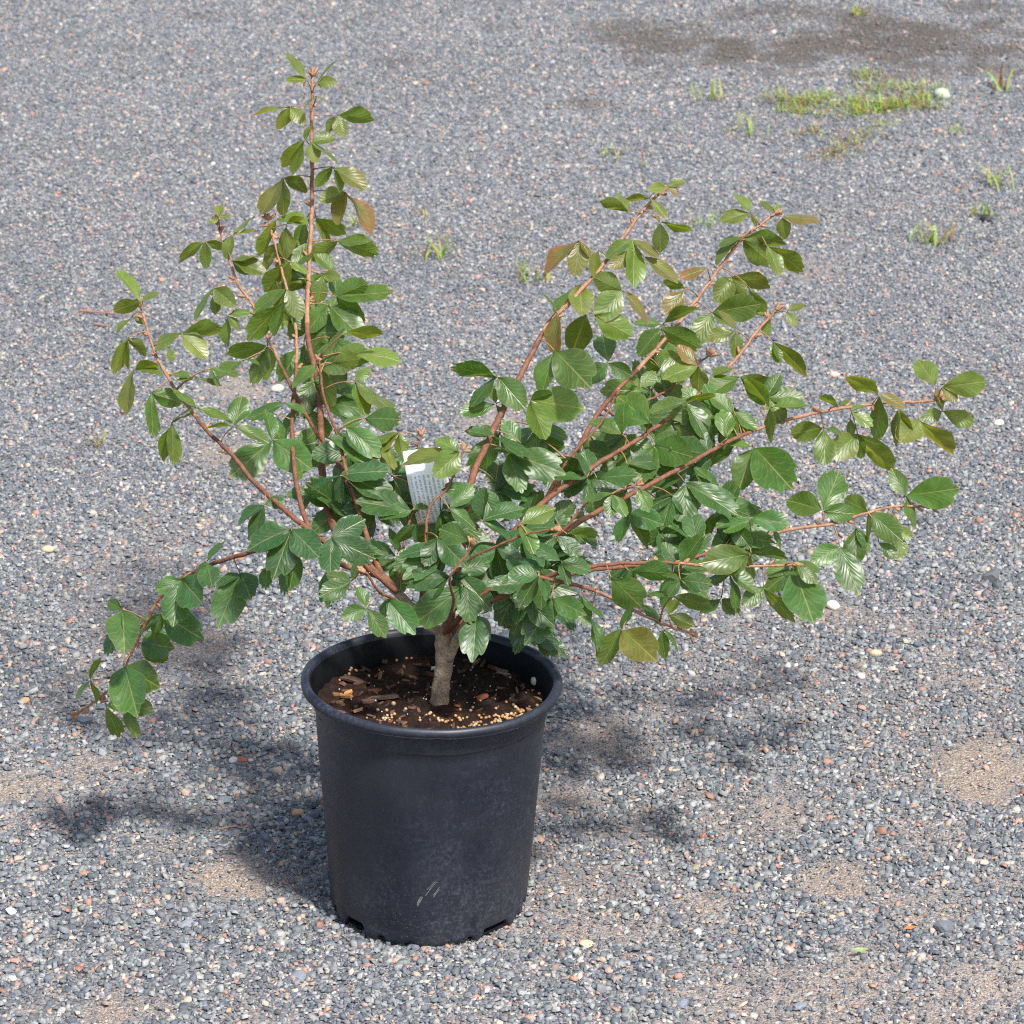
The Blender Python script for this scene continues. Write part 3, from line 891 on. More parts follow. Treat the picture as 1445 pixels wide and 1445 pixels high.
# ------------------------------------------------------------------ leaves
FLAGS = 'uybr'
LEAVES = """
199 426 121,54,3 197,38,6u 36,26,4
186 447 226,29,4 -25,20,4
180 477 246,49,4u 268,40,3 -40,32,7u
257 471 195,34,5 10,54,4u -45,46,7
238 488 -75,20,8 190,18,6
190 522 254,56,4 20,33,6u -8,38,3
213 554 -86,58,4 -18,42,8u
242 597 -84,54,4 254,50,3u 30,37,2
273 534 187,23,2 -10,37,2 163,34,3
278 576 -22,52,3 140,44,3 195,20,2
331 602 80,43,9 -20,48,4 179,35,1
302 407 -40,37,9 -82,33,5u 236,47,3
322 445 -93,40,5 15,29,5 -50,25,5
378 488 190,54,5u 250,54,6 -95,44,6u
297 520 -15,40,3 -60,25,3
345 508 210,44,4 -10,20,3
309 308 95,19,9y 205,14,8y 25,14,7y
290 341 212,43,4u -90,35,6 -15,25,6u
329 332 42,37,2 8,30,2 -108,32,6
327 368 8,38,3 -15,45,6 -35,28,6u
433 113 122,46,3y 174,27,6y 240,10,4y
447 118 58,41,2y 8,25,8y -45,8,3y
446 135 -25,24,2y 225,22,2y
410 151 193,51,3 236,33,6u -50,28,9y
474 163 0,47,4u -68,29,9y 238,25,4u
439 201 -78,29,9y -38,45,3 18,33,7
430 198 228,45,4u 250,48,4 70,20,5
470 236 -32,52,5r -72,34,4 222,33,5u
400 251 240,56,5r -92,50,4 -22,34,6u
486 270 203,34,8 -49,66,4r -98,46,6r
446 307 -28,42,5u -63,40,3 200,15,4
390 309 2,40,6 246,52,4b
404 317 -90,48,6b 30,25,5u
431 313 238,28,6u -100,30,4
477 340 212,44,6b -14,52,6u -3,44,4
455 388 -10,24,9y -98,36,8
409 370 228,50,5b -97,37,5 -25,26,5
404 408 214,52,6 -62,43,7 -120,30,5u
402 427 218,66,5b -108,46,5
463 430 231,46,8 -42,60,6 -100,25,5u
474 419 25,46,7u 5,74,5 -35,48,6u
465 476 -42,46,8 -70,32,7u
489 468 -2,46,5b
429 487 -88,48,9 -52,50,7 230,55,6
502 499 -2,58,6 -120,22,6u 170,25,4
468 512 10,38,8u
500 539 42,27,8 -35,66,3 -72,48,6
442 539 246,46,10 -20,72,5 5,44,6
460 569 -32,46,4 -8,52,8
514 590 -3,48,9 -32,32,4 200,30,6
488 603 -38,55,8 -60,40,6
402 568 206,52,5 -30,30,4
374 582 -55,46,6
384 621 222,70,8 -36,64,9 100,40,6
464 618 -16,66,5 -5,40,6
563 611 -80,30,8b 222,44,5 200,40,3
541 622 -70,40,5 240,30,5
481 670 -18,74,6 8,62,6 -92,36,5
480 671 204,40,2
442 696 178,33,6 -32,60,3 -120,25,4
373 712 12,27,9 213,42,5 250,54,5
411 746 200,60,8 250,66,8 -45,53,10
466 759 -90,46,9 -26,60,8 28,50,8
414 775 -85,50,5 250,58,4
378 795 -100,32,7u
496 820 207,42,9 160,34,6 68,34,6
468 800 -100,50,6
517 858 200,32,9 -55,44,7 110,30,6
544 844 -50,58,8 -95,30,5
566 788 -90,44,9 196,45,5 112,42,3
560 785 160,42,7
582 720 170,72,6 190,44,5 20,22,4
588 740 216,37,6b -100,20,4
626 774 217,62,7 180,58,4 -100,34,6
635 813 184,58,7 215,44,6 20,26,7
656 827 217,80,7 -80,46,9 -120,40,6u
672 868 -95,52,10 -60,38,7
736 817 243,58,10 -12,68,8
749 833 249,58,8 -55,40,7
705 769 247,62,10 -36,56,8 205,50,6
664 763 160,44,9
648 638 187,74,4 225,46,10 150,36,6
676 688 184,47,6 -62,46,9 215,42,8
634 718 -32,42,6 45,44,7
718 640 -18,72,7 -72,54,8 160,20,4
756 718 197,47,4u 70,25,7u -38,40,8
734 740 30,50,7 -60,40,6
828 674 184,42,3 115,37,4 -70,25,5
792 792 150,44,6 -20,40,7 -75,32,6
784 756 220,32,8 -36,40,7
800 753 0,40,4b
778 844 -25,42,9 -80,25,6
820 842 -80,38,8u -45,40,3
750 860 -45,34,6 -80,40,6
762 895 -40,42,7 -70,30,6
702 532 167,60,4u 222,51,4 -50,54,9
700 570 196,48,6 105,26,7 -60,20,5
697 615 168,34,5 -32,60,3
782 494 253,60,6 -48,66,11
786 440 -97,56,5r 120,30,3
827 444 250,48,10u
837 443 -28,58,8b
818 403 -86,40,11y 222,50,5
878 410 155,42,9u 230,52,9 -42,54,4r
748 564 -8,70,9b -66,54,8b 18,30,6u
858 512 100,40,10 222,38,9 -30,35,8
735 625 130,36,9
878 613 155,46,6 85,42,6
918 596 140,52,11 165,40,7
830 611 -14,40,5 -92,26,8
940 264 22,27,6y 190,22,10y -30,18,6r
916 280 176,32,4u -48,34,5y
888 298 163,39,4u 122,30,5y
932 314 -95,38,7 -10,44,3u 120,12,5r
892 338 207,40,6 -85,60,5 -30,42,5r
893 354 218,38,8r
818 340 214,60,4r -97,45,8r -50,24,4r
906 360 -37,58,5r
998 378 200,38,6r
966 408 232,42,8r 152,30,5u
934 458 172,36,5 32,52,4u
932 463 228,46,7 -23,56,6u
845 352 -110,34,6u
1060 301 127,36,6 189,41,7 -60,18,4u
1096 302 138,27,5 82,14,9
1104 306 -2,48,5r -80,28,9u
1048 334 -10,57,5u 204,34,4 222,52,3
1050 338 -34,44,11u
1082 347 -62,41,7 -29,56,4u
1032 389 240,38,10 -14,52,6u -60,34,8u
1056 405 -62,42,5u
1004 441 8,60,8 240,46,9 -34,36,4
1038 467 194,38,7 128,36,5r -88,34,7
1110 440 28,26,5 -58,20,9
1086 446 -100,26,6u 160,16,5
1090 482 -74,28,8 -38,62,4u -60,30,5
1044 532 208,48,7 -38,50,6u -20,46,7u
1036 520 195,30,5
986 516 137,38,6r 194,46,6 -88,36,8u
930 520 95,34,5 -75,38,4 130,26,5
902 548 48,32,8 120,24,6
967 567 195,48,5 -55,54,6 20,40,3u
1012 569 -33,56,5u 195,40,6u 140,26,6
1026 619 97,40,9
946 598 -27,60,9 232,30,8 30,30,5
923 629 244,54,9 -18,50,11 40,36,5
976 658 203,70,6 -46,66,5 -30,30,5
967 682 -90,52,9 -28,74,5
1064 631 248,60,8 -52,62,12 175,34,3
1086 575 -92,46,4 3,50,4 122,50,4u
864 697 -95,30,9 190,36,4 -60,34,6
887 724 -18,44,9 -57,50,4u -110,40,6
900 688 -65,32,9
842 674 5,52,6
870 650 160,44,10
885 655 10,46,6
985 770 100,46,9 140,46,3
920 781 -8,48,9u
888 806 2,54,6b
862 814 -44,58,10b
877 888 241,54,7b -42,56,11r 70,32,5u
832 868 -70,44,4
936 888 -95,36,5 120,44,4 -50,34,2
950 842 165,34,4 -8,50,5b
960 818 -8,38,9 232,26,8 160,24,4
1018 844 -42,30,9 215,34,6
942 868 60,24,8b -20,34,8b
1161 721 160,50,9 64,60,9 -5,42,8u
1226 722 153,38,10 -44,52,9 -94,40,2
1278 700 117,40,8 8,63,9 -75,44,5
1185 771 208,42,9 -70,64,8
1208 744 -92,48,8 -60,36,5
1262 745 -30,26,9 -75,40,7
1240 765 -40,30,8
1060 780 0,46,5b 174,38,4 -88,42,2b
1058 782 190,58,9 215,40,6
1120 804 -72,62,12 212,46,7
1122 795 -40,36,6
1030 810 -72,48,4 200,34,6 -30,40,6
1078 828 220,36,9 -48,60,3b
1058 732 -6,50,7 205,38,7
1090 745 -65,28,5
1036 735 110,22,9 200,26,6
1064 760 190,32,6
1240 557 145,50,5b -84,57,4u -20,36,5r
1184 574 145,30,4u 40,16,5
1200 580 -32,34,7 25,20,5
1162 604 190,40,9u -92,44,9 -20,24,4
1210 612 222,42,11 -42,66,4b -78,32,6u
1200 590 -85,22,7u
1296 592 228,42,11 -44,64,4b -70,24,6
1268 575 -75,46,5b -100,50,3
1320 546 115,45,9 -70,16,5r
1330 546 6,50,9 -48,26,8r
1330 580 200,28,9 -24,42,7 110,26,6
256 818 205,34,9 262,58,9 -42,46,13
292 793 -72,34,12 55,34,3 225,24,5
339 809 210,35,5 248,72,8 -62,38,12
173 860 155,24,9 -82,52,11 254,62,5
228 866 -30,58,10 -110,30,6u 215,38,6
199 907 -6,47,10 -32,42,9 25,36,6
176 940 -28,50,11 -70,62,11 248,42,6
176 992 -12,38,8 -62,46,4
150 997 10,25,9 -66,42,6
127 960 73,32,3b -72,32,4b 228,28,3
"""

TRUNK_P = at(620, 1005, 0.0)
ROOT = Vector((TRUNK_P.x, TRUNK_P.y, SOIL_Z))
shrub = bpy.data.objects.new('shrub', None)
COL.objects.link(shrub)
shrub.location = ROOT
tag(shrub, 'leggy green sumac shrub with three-part lobed leaves growing in the pot', 'shrub')
def rel(vs):
    return [(v[0] - ROOT.x, v[1] - ROOT.y, v[2] - ROOT.z) for v in vs]

# branches: pixel path with world depth Y at each point, base and tip radius, style
FORK = (626, 898, 0.0)
BR = [
    ('leader', [FORK, (592, 868, 0.0), (540, 815, .02), (480, 760, .05), (457, 690, .075), (452, 590, .10), (447, 535, .115), (434, 470, .13), (435, 400, .15), (440, 300, .17), (440, 200, .19), (441, 104, .21)], .0068, .0022, 1),
    ('b', [(540, 815, .02), (470, 790, .02), (436, 745, .03), (418, 680, .05), (412, 600, .075), (418, 520, .10), (416, 455, .12), (396, 375, .15), (384, 330, .16), (378, 306, .165)], .0042, .0016, 1),
    ('b', [(540, 815, .02), (522, 770, .03), (505, 715, .04), (479, 658, .06), (444, 605, .08), (410, 543, .11), (379, 478, .14), (357, 431, .155), (335, 398, .165), (316, 345, .18), (306, 312, .185)], .0038, .0016, 1),
    ('b', [(505, 715, .04), (490, 670, .03), (478, 620, .03), (458, 562, .05), (450, 505, .06)], .0028, .0015, 0),
    ('b', [(540, 815, .02), (480, 780, .0), (436, 748, -.01), (400, 718, .0), (360, 682, .02), (330, 645, .035), (290, 605, .055), (248, 550, .08), (222, 505, .095), (208, 465, .105), (198, 430, .11)], .0042, .0018, 1),
    ('b', [(560, 835, .0), (500, 790, -.01), (430, 768, .01), (370, 776, .03), (330, 786, .05), (270, 808, .08), (230, 838, .09), (205, 880, .10), (188, 915, .11), (165, 960, .12), (140, 985, .125), (106, 1010, .13)], .0040, .0016, 2),
    ('b', [FORK, (640, 850, .01), (652, 770, .03), (665, 680, .05), (690, 620, .065), (720, 558, .085), (750, 500, .105), (775, 455, .12), (806, 425, .13), (850, 375, .15), (890, 320, .17), (918, 285, .185), (947, 260, .195)], .0066, .0018, 1),
    ('b', [FORK, (660, 860, .03), (720, 780, .07), (770, 705, .10), (812, 640, .14), (850, 575, .18), (910, 510, .21), (950, 465, .235), (985, 420, .26), (1020, 372, .28), (1050, 335, .30), (1096, 300, .32)], .0056, .0018, 1),
    ('b', [(640, 850, .01), (690, 790, .03), (760, 715, .06), (835, 660, .09), (900, 620, .12), (960, 578, .15), (1000, 545, .17), (1040, 505, .19), (1070, 465, .205), (1098, 436, .215)], .0050, .0018, 1),
    ('b', [(640, 850, .01), (720, 800, .02), (820, 735, .05), (905, 690, .08), (970, 655, .105), (1030, 622, .13), (1085, 600, .15), (1150, 583, .17), (1210, 573, .19), (1260, 568, .20), (1310, 566, .21), (1332, 560, .215)], .0050, .0016, 1),
    ('b', [FORK, (700, 845, .02), (800, 810, .04), (890, 798, .06), (960, 790, .08), (1030, 772, .10), (1110, 748, .12), (1170, 740, .14), (1230, 722, .15), (1270, 714, .16), (1318, 716, .165)], .0046, .0016, 1),
    ('b', [(690, 850, -.01), (760, 818, -.02), (820, 802, -.02), (880, 795, -.02), (940, 794, -.015), (1000, 798, -.01), (1050, 800, -.005), (1122, 796, .0)], .0036, .0014, 1),
    ('b', [FORK, (680, 840, -.03), (740, 815, -.035), (800, 823, -.03), (850, 838, -.02), (895, 862, -.01), (935, 880, .0), (978, 895, .01)], .0040, .0014, 2),
    ('b', [(652, 770, .03), (640, 815, -.01), (660, 790, -.03), (705, 769, -.04), (740, 755, -.045), (785, 745, -.05)], .0024, .0013, 0),
    ('b', [(720, 780, .07), (780, 760, .04), (815, 725, .035), (832, 706, .035), (865, 696, .04), (902, 683, .045)], .0024, .0013, 0),
    ('b', [(850, 575, .18), (880, 590, .19), (905, 570, .20), (940, 552, .21), (965, 530, .22), (1002, 500, .23)], .0022, .0013, 0),
    ('b', [(592, 868, .0), (600, 790, .0), (605, 720, .01), (630, 690, .02), (645, 660, .03), (655, 632, .035)], .0030, .0013, 0),
    ('b', [(592, 868, .0), (555, 845, -.04), (535, 835, -.06), (520, 812, -.07), (512, 805, -.07)], .0030, .0015, 0),
    ('b', [FORK, (640, 850, -.05), (635, 815, -.08), (660, 780, -.08), (668, 765, -.08)], .0030, .0013, 0),
    ('b', [(770, 705, .10), (800, 650, .09), (845, 600, .10), (862, 572, .11), (870, 555, .115)], .0024, .0012, 0),
    ('b', [(560, 835, .0), (570, 770, .03), (580, 730, .04), (600, 700, .05), (590, 640, .07), (596, 612, .08)], .0024, .0012, 0),
]
trunk_pts = [at(616, 1018, 0.0), at(620, 1000, 0.0), at(622, 970, 0.0), at(627, 935, 0.0), at(627, 905, 0.0), at(624, 885, 0.002)]
tp = catmull([tuple(p) for p in trunk_pts], 6)
tr_r = np.interp(np.linspace(0, 1, len(tp)), [0, .2, .5, .78, 1], [.0128, .0105, .0094, .0106, .0072])
for i in range(len(tr_r)):
    tr_r[i] *= 1 + 0.05 * math.sin(i * 1.7)
tv, tf = tube(tp, tr_r, 16)
trunk = link('trunk', new_mesh('trunk', rel(tv), tf, True), [M_TRUNK], shrub)
# right stub fork of the trunk
sp = catmull([tuple(at(*q)) for q in [(632, 930, -.004), (642, 908, -.01), (655, 885, -.02), (668, 860, -.03)]], 5)
sv, sf = tube(sp, np.linspace(.0062, .0042, len(sp)), 10)
link('trunk_fork', new_mesh('trunk_fork', rel(sv), sf, True), [M_TRUNK], shrub)

branch_objs = []
samples = []     # (px x, px y, world point, branch index, t)
def project(p):
    d = Vector(p) - CAM
    z = d.dot(FWD)
    return CX + d.dot(RIGHT) / z * FPX, CX - d.dot(UP) / z * FPX

def lean(x, y, Y, style):
    if style == 2:
        return (x, y, Y)
    if x < 520:
        Y += 0.12 * min(1, max(0, (720 - y) / 400))
    return (x, y, Y * 1.5 + 0.10 * min(1, max(0, (840 - y) / 380)))
BR = [(a, [lean(*q, st) for q in p], r0 * .82, r1 * .86, st) for (a, p, r0, r1, st) in BR]
for bi, (_, pts_, r0, r1, style) in enumerate(BR):
    W = [tuple(at(*q)) for q in pts_]
    path = catmull(W, 10)
    rnd = random.Random(bi)
    for c in range(3):
        path[2:-1, c] += np.array([rnd.gauss(0, .00028) for _ in range(len(path) - 3)])
    seglen = np.concatenate([[0], np.cumsum(np.linalg.norm(np.diff(path, axis=0), axis=1))])
    t = seglen / seglen[-1]
    rad = r0 + (r1 - r0) * t ** 0.75
    nn = max(4, int(seglen[-1] / 0.03))
    rad = rad * (1 + 0.12 * np.exp(-((((t * nn) % 1) - .5) / .13) ** 2))
    v, f = tube(path, rad, 8)
    me = new_mesh('branch', rel(v), f, True)
    o = link('branch', me, [M_STEM, M_TWIG] if style else [M_STEM, M_TWIG], shrub)
    mi = np.zeros(len(me.polygons), dtype=np.int32)
    if bi == 0:
        me.materials.append(M_TRUNK)
        mi[:18 * 8] = 2
    if style:
        k0 = int(np.searchsorted(t, 0.62)) * 8
        mi[k0:] = 1
    me.polygons.foreach_set('material_index', mi)
    branch_objs.append(o)
    for i in range(len(path)):
        if t[i] < (0.12 if bi else .3):
            continue
        x, y = project(path[i])
        samples.append((x, y, Vector(path[i]), bi, t[i], rad[i]))
SX = np.array([[s[0], s[1]] for s in samples])

# buds and catkins, sub-parts of their branch
def bud_cluster(p, axis, n, L, parent, seed):
    rnd = random.Random(seed)
    V, F = [], []
    for k in range(n):
        d = (axis + Vector((rnd.gauss(0, .42), rnd.gauss(0, .42), rnd.gauss(0, .36)))).normalized() if k else axis
        ll = L * rnd.uniform(.55, 1.1)
        pa = [p + d * (ll * q) for q in (0, .25, .5, .75, .92, 1.0)]
        rr = [.0008, .0017, .0019, .0016, .0011, .0003]
        for i in range(1, 5):
            rr[i] *= rnd.uniform(.85, 1.15)
        v, f = tube([tuple(q) for q in pa], rr, 6, True, len(V))
        V += v
        F += f
    link('bud', new_mesh('bud', rel(V), F, True), [M_BUD], parent)
for bi, (_, pts_, r0, r1, style) in enumerate(BR):
    ss = [s for s in samples if s[3] == bi]
    tip, prev = ss[-1][2], ss[-4][2]
    ax = (tip - prev).normalized()
    bud_cluster(tip - ax * .004, ax, 9 if style else 6, .0125, branch_objs[bi], bi)
    if style:
        k = 0
        for i in range(len(ss) - 6, int(len(ss) * .45), -7):
            k += 1
            p = ss[i][2]
            a2 = (ss[i + 1][2] - p).normalized()
            side = a2.cross(FWD).normalized() * random.choice((-1, 1))
            bud_cluster(p + side * ss[i][5] * .7, (a2 * .75 + side * .6).normalized(), random.choice((1, 2, 3)), .0095, branch_objs[bi], bi * 50 + k)

# ---- one trifoliate leaf = one mesh
NC, NR = 22, 8
def leaflet(base, d, n, L, Wd, kind, rnd, V, F, C, U, col, edgecol, young=1.0):
    d = d.normalized()
    n = (n - d * n.dot(d)).normalized()
    w = n.cross(d)
    b0 = len(V)
    fold = rnd.uniform(.05, .38)
    droop = rnd.uniform(-.04, .22)
    ph, amp = rnd.uniform(0, 6.28), rnd.uniform(.012, .05)
    twist = rnd.uniform(-.25, .25)
    asym = rnd.uniform(-.08, .08)
    lobes = rnd.choice((1.5, 1.5, 2.5)) if kind else rnd.choice((1.5, 2.5, 2.5, 3.5))
    la = rnd.uniform(.09, .16) * (1.2 if kind else .7) * young
    ew = rnd.uniform(.54, .66) if kind else rnd.uniform(.46, .58)
    r0 = rnd.random()
    curl = rnd.uniform(-.10, .12)
    for i in range(NR + 1):
        t = i / NR
        g = (.30 * t + .70 * (1 - (1 - t) ** 1.9)) if not kind else (0.62 * t + .38 * (1 - (1 - t) ** 2.2)) ** 1.05
        for j in range(NC + 1):
            s = -1 + 2 * j / NC
            e = ew + (1 - ew) * max(0.0, math.cos(s * math.pi / 2)) ** .82
            e += la * (abs(math.cos(lobes * math.pi * s)) - .55) * (.4 + .6 * t)
            # rounded shoulders: pull the corner at s=+-1 in
            x = s * (g * (1 - .10 * t ** 3 * abs(s) ** 4)) * (1 + asym * s)
            y = e * t
            px = x * Wd * .5
            py = y * L
            pz = fold * abs(px) * (1 - .35 * t) - droop * L * y * y + amp * L * math.sin(ph + 7 * y + 2.5 * s) * abs(s) + curl * L * (s * s) * t * .6
            pz += .006 * L * math.sin(9 * (y - .3 * abs(s)) * 3.1416 / 1.4 + r0) * min(1, t * 2)
            tw = twist * y
            pxx, pzz = px * math.cos(tw) - pz * math.sin(tw), px * math.sin(tw) + pz * math.cos(tw)
            p = base + d * py + w * pxx + n * pzz
            V.append((p.x, p.y, p.z))
            U.append((t, s, r0))
            m = min(1, max(0, (max(t, abs(s)) - .45) * 1.6)) * rnd.uniform(.75, 1)
            C.append(tuple(col[q] * (1 - m) + edgecol[q] * m for q in range(3)))
    W1 = NC + 1
    for i in range(NR):
        for j in range(NC):
            F.append((b0 + i * W1 + j, b0 + i * W1 + j + 1, b0 + (i + 1) * W1 + j + 1, b0 + (i + 1) * W1 + j))

def leaf_colour(rnd, age):
    """age 0 = old low leaf (blue-green), 1 = young shoot tip (yellow-green)"""
    old = (0.029, 0.082, 0.022)
    mid = (0.046, 0.106, 0.018)
    yng = (0.092, 0.134, 0.022)
    if age < .5:
        a, b, f = old, mid, age * 2
    else:
        a, b, f = mid, yng, age * 2 - 1
    f = min(1, max(0, f + rnd.uniform(-.25, .25)))
    v = rnd.uniform(.82, 1.18)
    return tuple((a[q] * (1 - f) + b[q] * f) * v for q in range(3))

def orient(a, l, wr, flag, rnd, asp, pscale, away=0.0):
    """screen angle, length and apparent width ratio -> 3-D direction, top normal, real length, real width"""
    under = flag in ('u', 'b')
    sdir = RIGHT * math.cos(a) + UP * math.sin(a)
    r = wr * .90 / asp
    if r > 1:
        pitch = math.acos(max(.45, 1 / r))
        roll = rnd.uniform(-.15, .15)
    else:
        pitch = R(rnd.uniform(4, 20))
        roll = math.acos(min(1, max(.12, r * rnd.uniform(.95, 1.05))))
    sg = 1 if math.sin(a) < 0.15 else -1
    if under:
        sg = -sg
    d = sdir * math.cos(pitch) - FWD * math.sin(pitch) * sg
    L = l * 1.06 * pscale / math.cos(pitch)
    W_ = L * asp * .98
    m = (-FWD - d * (-FWD).dot(d)).normalized()
    q = d.cross(m)
    best = None
    for sgn in (1, -1):
        n = m * math.cos(roll) + q * math.sin(roll) * sgn
        if under:
            n = -n
        if best is None or n.z > best.z:
            best = n
    return d, best, L, W_

leaf_count = 0
def make_leaf(jx, jy, leaflets, seed, back=None, near=True):
    global leaf_count
    rnd = random.Random(seed)
    dist = np.hypot(SX[:, 0] - jx, SX[:, 1] - jy)
    cand = dist + (0 if near else RNG.uniform(0, 60, len(dist)))
    # attach a little further down the branch than the closest point
    k = int(np.argmin(np.abs(cand - 17) if cand.min() < 17 else cand))
    x0, y0, P, bi, tt, rr = samples[k]
    dY = rnd.uniform(-.03, .012) if back is None else back
    J = at(jx, jy, P.y + dY)
    ps = mpp(J)
    V, F, C, U, MI = [], [], [], [], []
    age = tt * (0.95 if jy < 640 else .70) + rnd.uniform(-.12, .12) - (0.12 if jy > 640 else 0)
    lens = [q[1] for q in leaflets]
    for qi, (a, l, wr, flag) in enumerate(leaflets):
        kind = (l == max(lens))
        asp = rnd.uniform(.70, .82) if not kind else rnd.uniform(.64, .76)
        d, n, L, W_ = orient(R(a), l, wr / 10.0, flag, rnd, asp, ps)
        ag = age + (.35 if flag == 'y' else 0) + (.25 if flag in 'br' and flag else 0)
        col = leaf_colour(rnd, min(1, max(0, ag)))
        ec = tuple(c * rnd.uniform(.85, 1.2) for c in col)
        if flag == 'r':
            ec = rnd.choice(((0.20, 0.075, 0.035), (0.16, 0.085, 0.028), (0.11, 0.095, 0.022)))
            col = (0.095, 0.112, 0.022)
        elif flag == 'y':
            ec = (col[0] * 1.25, col[1] * .95, col[2])
        elif tt > .8 and rnd.random() < .35:
            ec = (col[0] * 1.35, col[1] * .92, col[2])
        leaflet(J + d * .0008, d, n, L, W_, kind, rnd, V, F, C, U, col, ec, 1.0 - .60 * min(1, max(0, ag)))
    nleaf = len(F)
    # petiole from the branch to the joint
    D = J - P
    L = D.length
    sag = Vector((rnd.uniform(-.1, .1), rnd.uniform(-.1, .1), rnd.uniform(.05, .25))) * L
    pp = [P + D * q + sag * (4 * q * (1 - q)) * .5 for q in (0, .2, .4, .6, .8, 1)]
    r_p = .00075 if L < .05 else .00105
    pv, pf = tube([tuple(q) for q in pp], [r_p * 1.5, r_p, r_p * .9, r_p * .85, r_p * .85, r_p], 5, True, len(V))
    V += pv
    F += pf
    C += [(.2, .12, .06)] * len(pv)
    U += [(0, 0, 0)] * len(pv)
    me = new_mesh('leaf', rel(V), F, True)
    add_col(me, 'lcol', C)
    add_vec(me, 'luv', U)
    o = link('leaf', me, [M_LEAF, M_PETIOLE], branch_objs[bi])
    mi = np.zeros(len(F), dtype=np.int32)
    mi[nleaf:] = 1
    me.polygons.foreach_set('material_index', mi)
    leaf_count += 1
    return o

def parse():
    out = []
    for ln in LEAVES.strip().splitlines():
        p = ln.split()
        fl = []
        for q in p[2:]:
            a, l, w = q.split(',')
            flag = ''
            if w[-1] in FLAGS:
                flag, w = w[-1], w[:-1]
            fl.append((float(a), float(l), float(w), flag))
        out.append((float(p[0]), float(p[1]), fl))
    return out
for i, (x, y, fl) in enumerate(parse()):
    make_leaf(x, y, fl, 1000 + i)

# leaves deeper inside the crown, behind the ones traced above
rf = random.Random(99)
def filler(n, x0, x1, y0, y1, b0, b1, seed):
    c = 0
    while c < n:
        x, y = rf.uniform(x0, x1), rf.uniform(y0, y1)
        a0 = rf.choice((-90, -60, -120, -30, 200, 0, 170, 40, 130)) + rf.uniform(-20, 20)
        l = rf.uniform(44, 62)
        fl = [(a0, l, rf.uniform(5, 9), rf.choice(('', '', '', 'u'))), (a0 + rf.uniform(48, 75), l * rf.uniform(.7, .85), rf.uniform(4, 9), ''),
              (a0 - rf.uniform(48, 75), l * rf.uniform(.7, .85), rf.uniform(4, 9), '')]
        make_leaf(x, y, fl, seed + c, rf.uniform(b0, b1), False)
        c += 1
filler(20, 560, 790, 720, 850, -.06, .05, 5000)
filler(14, 760, 960, 640, 830, .02, .10, 5100)
filler(9, 480, 600, 660, 830, .02, .09, 5200)
filler(6, 640, 800, 600, 700, .02, .08, 5300)
filler(6, 900, 1060, 700, 820, .01, .06, 5400)
filler(6, 400, 500, 470, 640, .01, .05, 5500)
filler(4, 690, 780, 830, 880, .0, .07, 5600)
filler(7, 390, 480, 330, 480, .01, .04, 5700)
filler(7, 880, 1000, 480, 620, .01, .05, 5800)
filler(6, 1000, 1110, 560, 680, .0, .03, 5900)
filler(4, 1020, 1130, 740, 810, .0, .03, 6000)
print('leaves', leaf_count)

# ------------------------------------------------------------------ plant tag looped among the stems
def build_tag():
    V, F, U = [], [], []
    nu, nv = 22, 6
    top, bot = at(596, 634, .13), at(618, 738, .10)
    for i in range(nu + 1):
        u = i / nu
        c = top + (bot - top) * u
        bow = 0.012 * math.sin(u * math.pi)
        for j in range(nv + 1):
            v = j / nv
            off = (v - .5) * .044
            p = c + RIGHT * off + Vector((0, -bow + 0.006 * math.cos(v * 3.1), 0)) + UP * (off * .22)
            V.append(tuple(p))
            U.append((u, v, 0))
    w1 = nv + 1
    for i in range(nu):
        for j in range(nv):
            F.append((i * w1 + j, i * w1 + j + 1, (i + 1) * w1 + j + 1, (i + 1) * w1 + j))
    me = new_mesh('plant_tag', V, F, True)
    add_vec(me, 'tuv', U)
    o = link('plant_tag', me, [M_TAG])
    m = o.modifiers.new('thickness', 'SOLIDIFY')
    m.thickness = .0004
    tag(o, 'white plastic plant tag with fine grey print tucked among the stems', 'plant tag')
build_tag()

# ------------------------------------------------------------------ yellowed leaf in the pot, fallen leaf and petal on the gravel, twigs
def small_leaf(name, x, y, z, length_px, ang, col, label, cat, upright=0.0, seed=1, aspect=.7, lift=.004):
    rnd = random.Random(seed)
    g = ground(x, y, z)
    V, F, C, U = [], [], [], []
    d = Vector((math.cos(R(ang)), math.sin(R(ang)) * math.cos(upright), math.sin(upright)))
    n = Vector((0.1, -.35 - upright, 1)).normalized()
    L = length_px * mpp(g)
    base = Vector((g.x, g.y, z + lift)) - d * L * .5
    leaflet(base, d, n, L, L * aspect, False, rnd, V, F, C, U, col, tuple(c * .9 for c in col))
    cen = Vector((g.x, g.y, z))
    me = new_mesh(name, [(v[0] - cen.x, v[1] - cen.y, v[2] - cen.z) for v in V], F, True)
    add_col(me, 'lcol', C)
    add_vec(me, 'luv', U)
    o = link(name, me, [M_LEAF], loc=cen)
    tag(o, label, cat)
    return o
small_leaf('dead_leaf', 598, 920, SOIL_Z, 24, 75, (0.22, 0.21, 0.055), 'yellowed leaf leaning on the soil behind the trunk', 'leaf', .7, 3, .85, .012)
small_leaf('fallen_leaf', 1213, 1345, .004, 26, 5, (0.26, 0.36, 0.16), 'narrow pale green leaf fallen on the gravel', 'leaf', .05, 4, .36)
small_leaf('fallen_petal', 1284, 1312, .004, 22, 25, (0.55, 0.20, 0.03), 'curled orange petal lying beside a dark slate block', 'petal', .1, 6, .3)

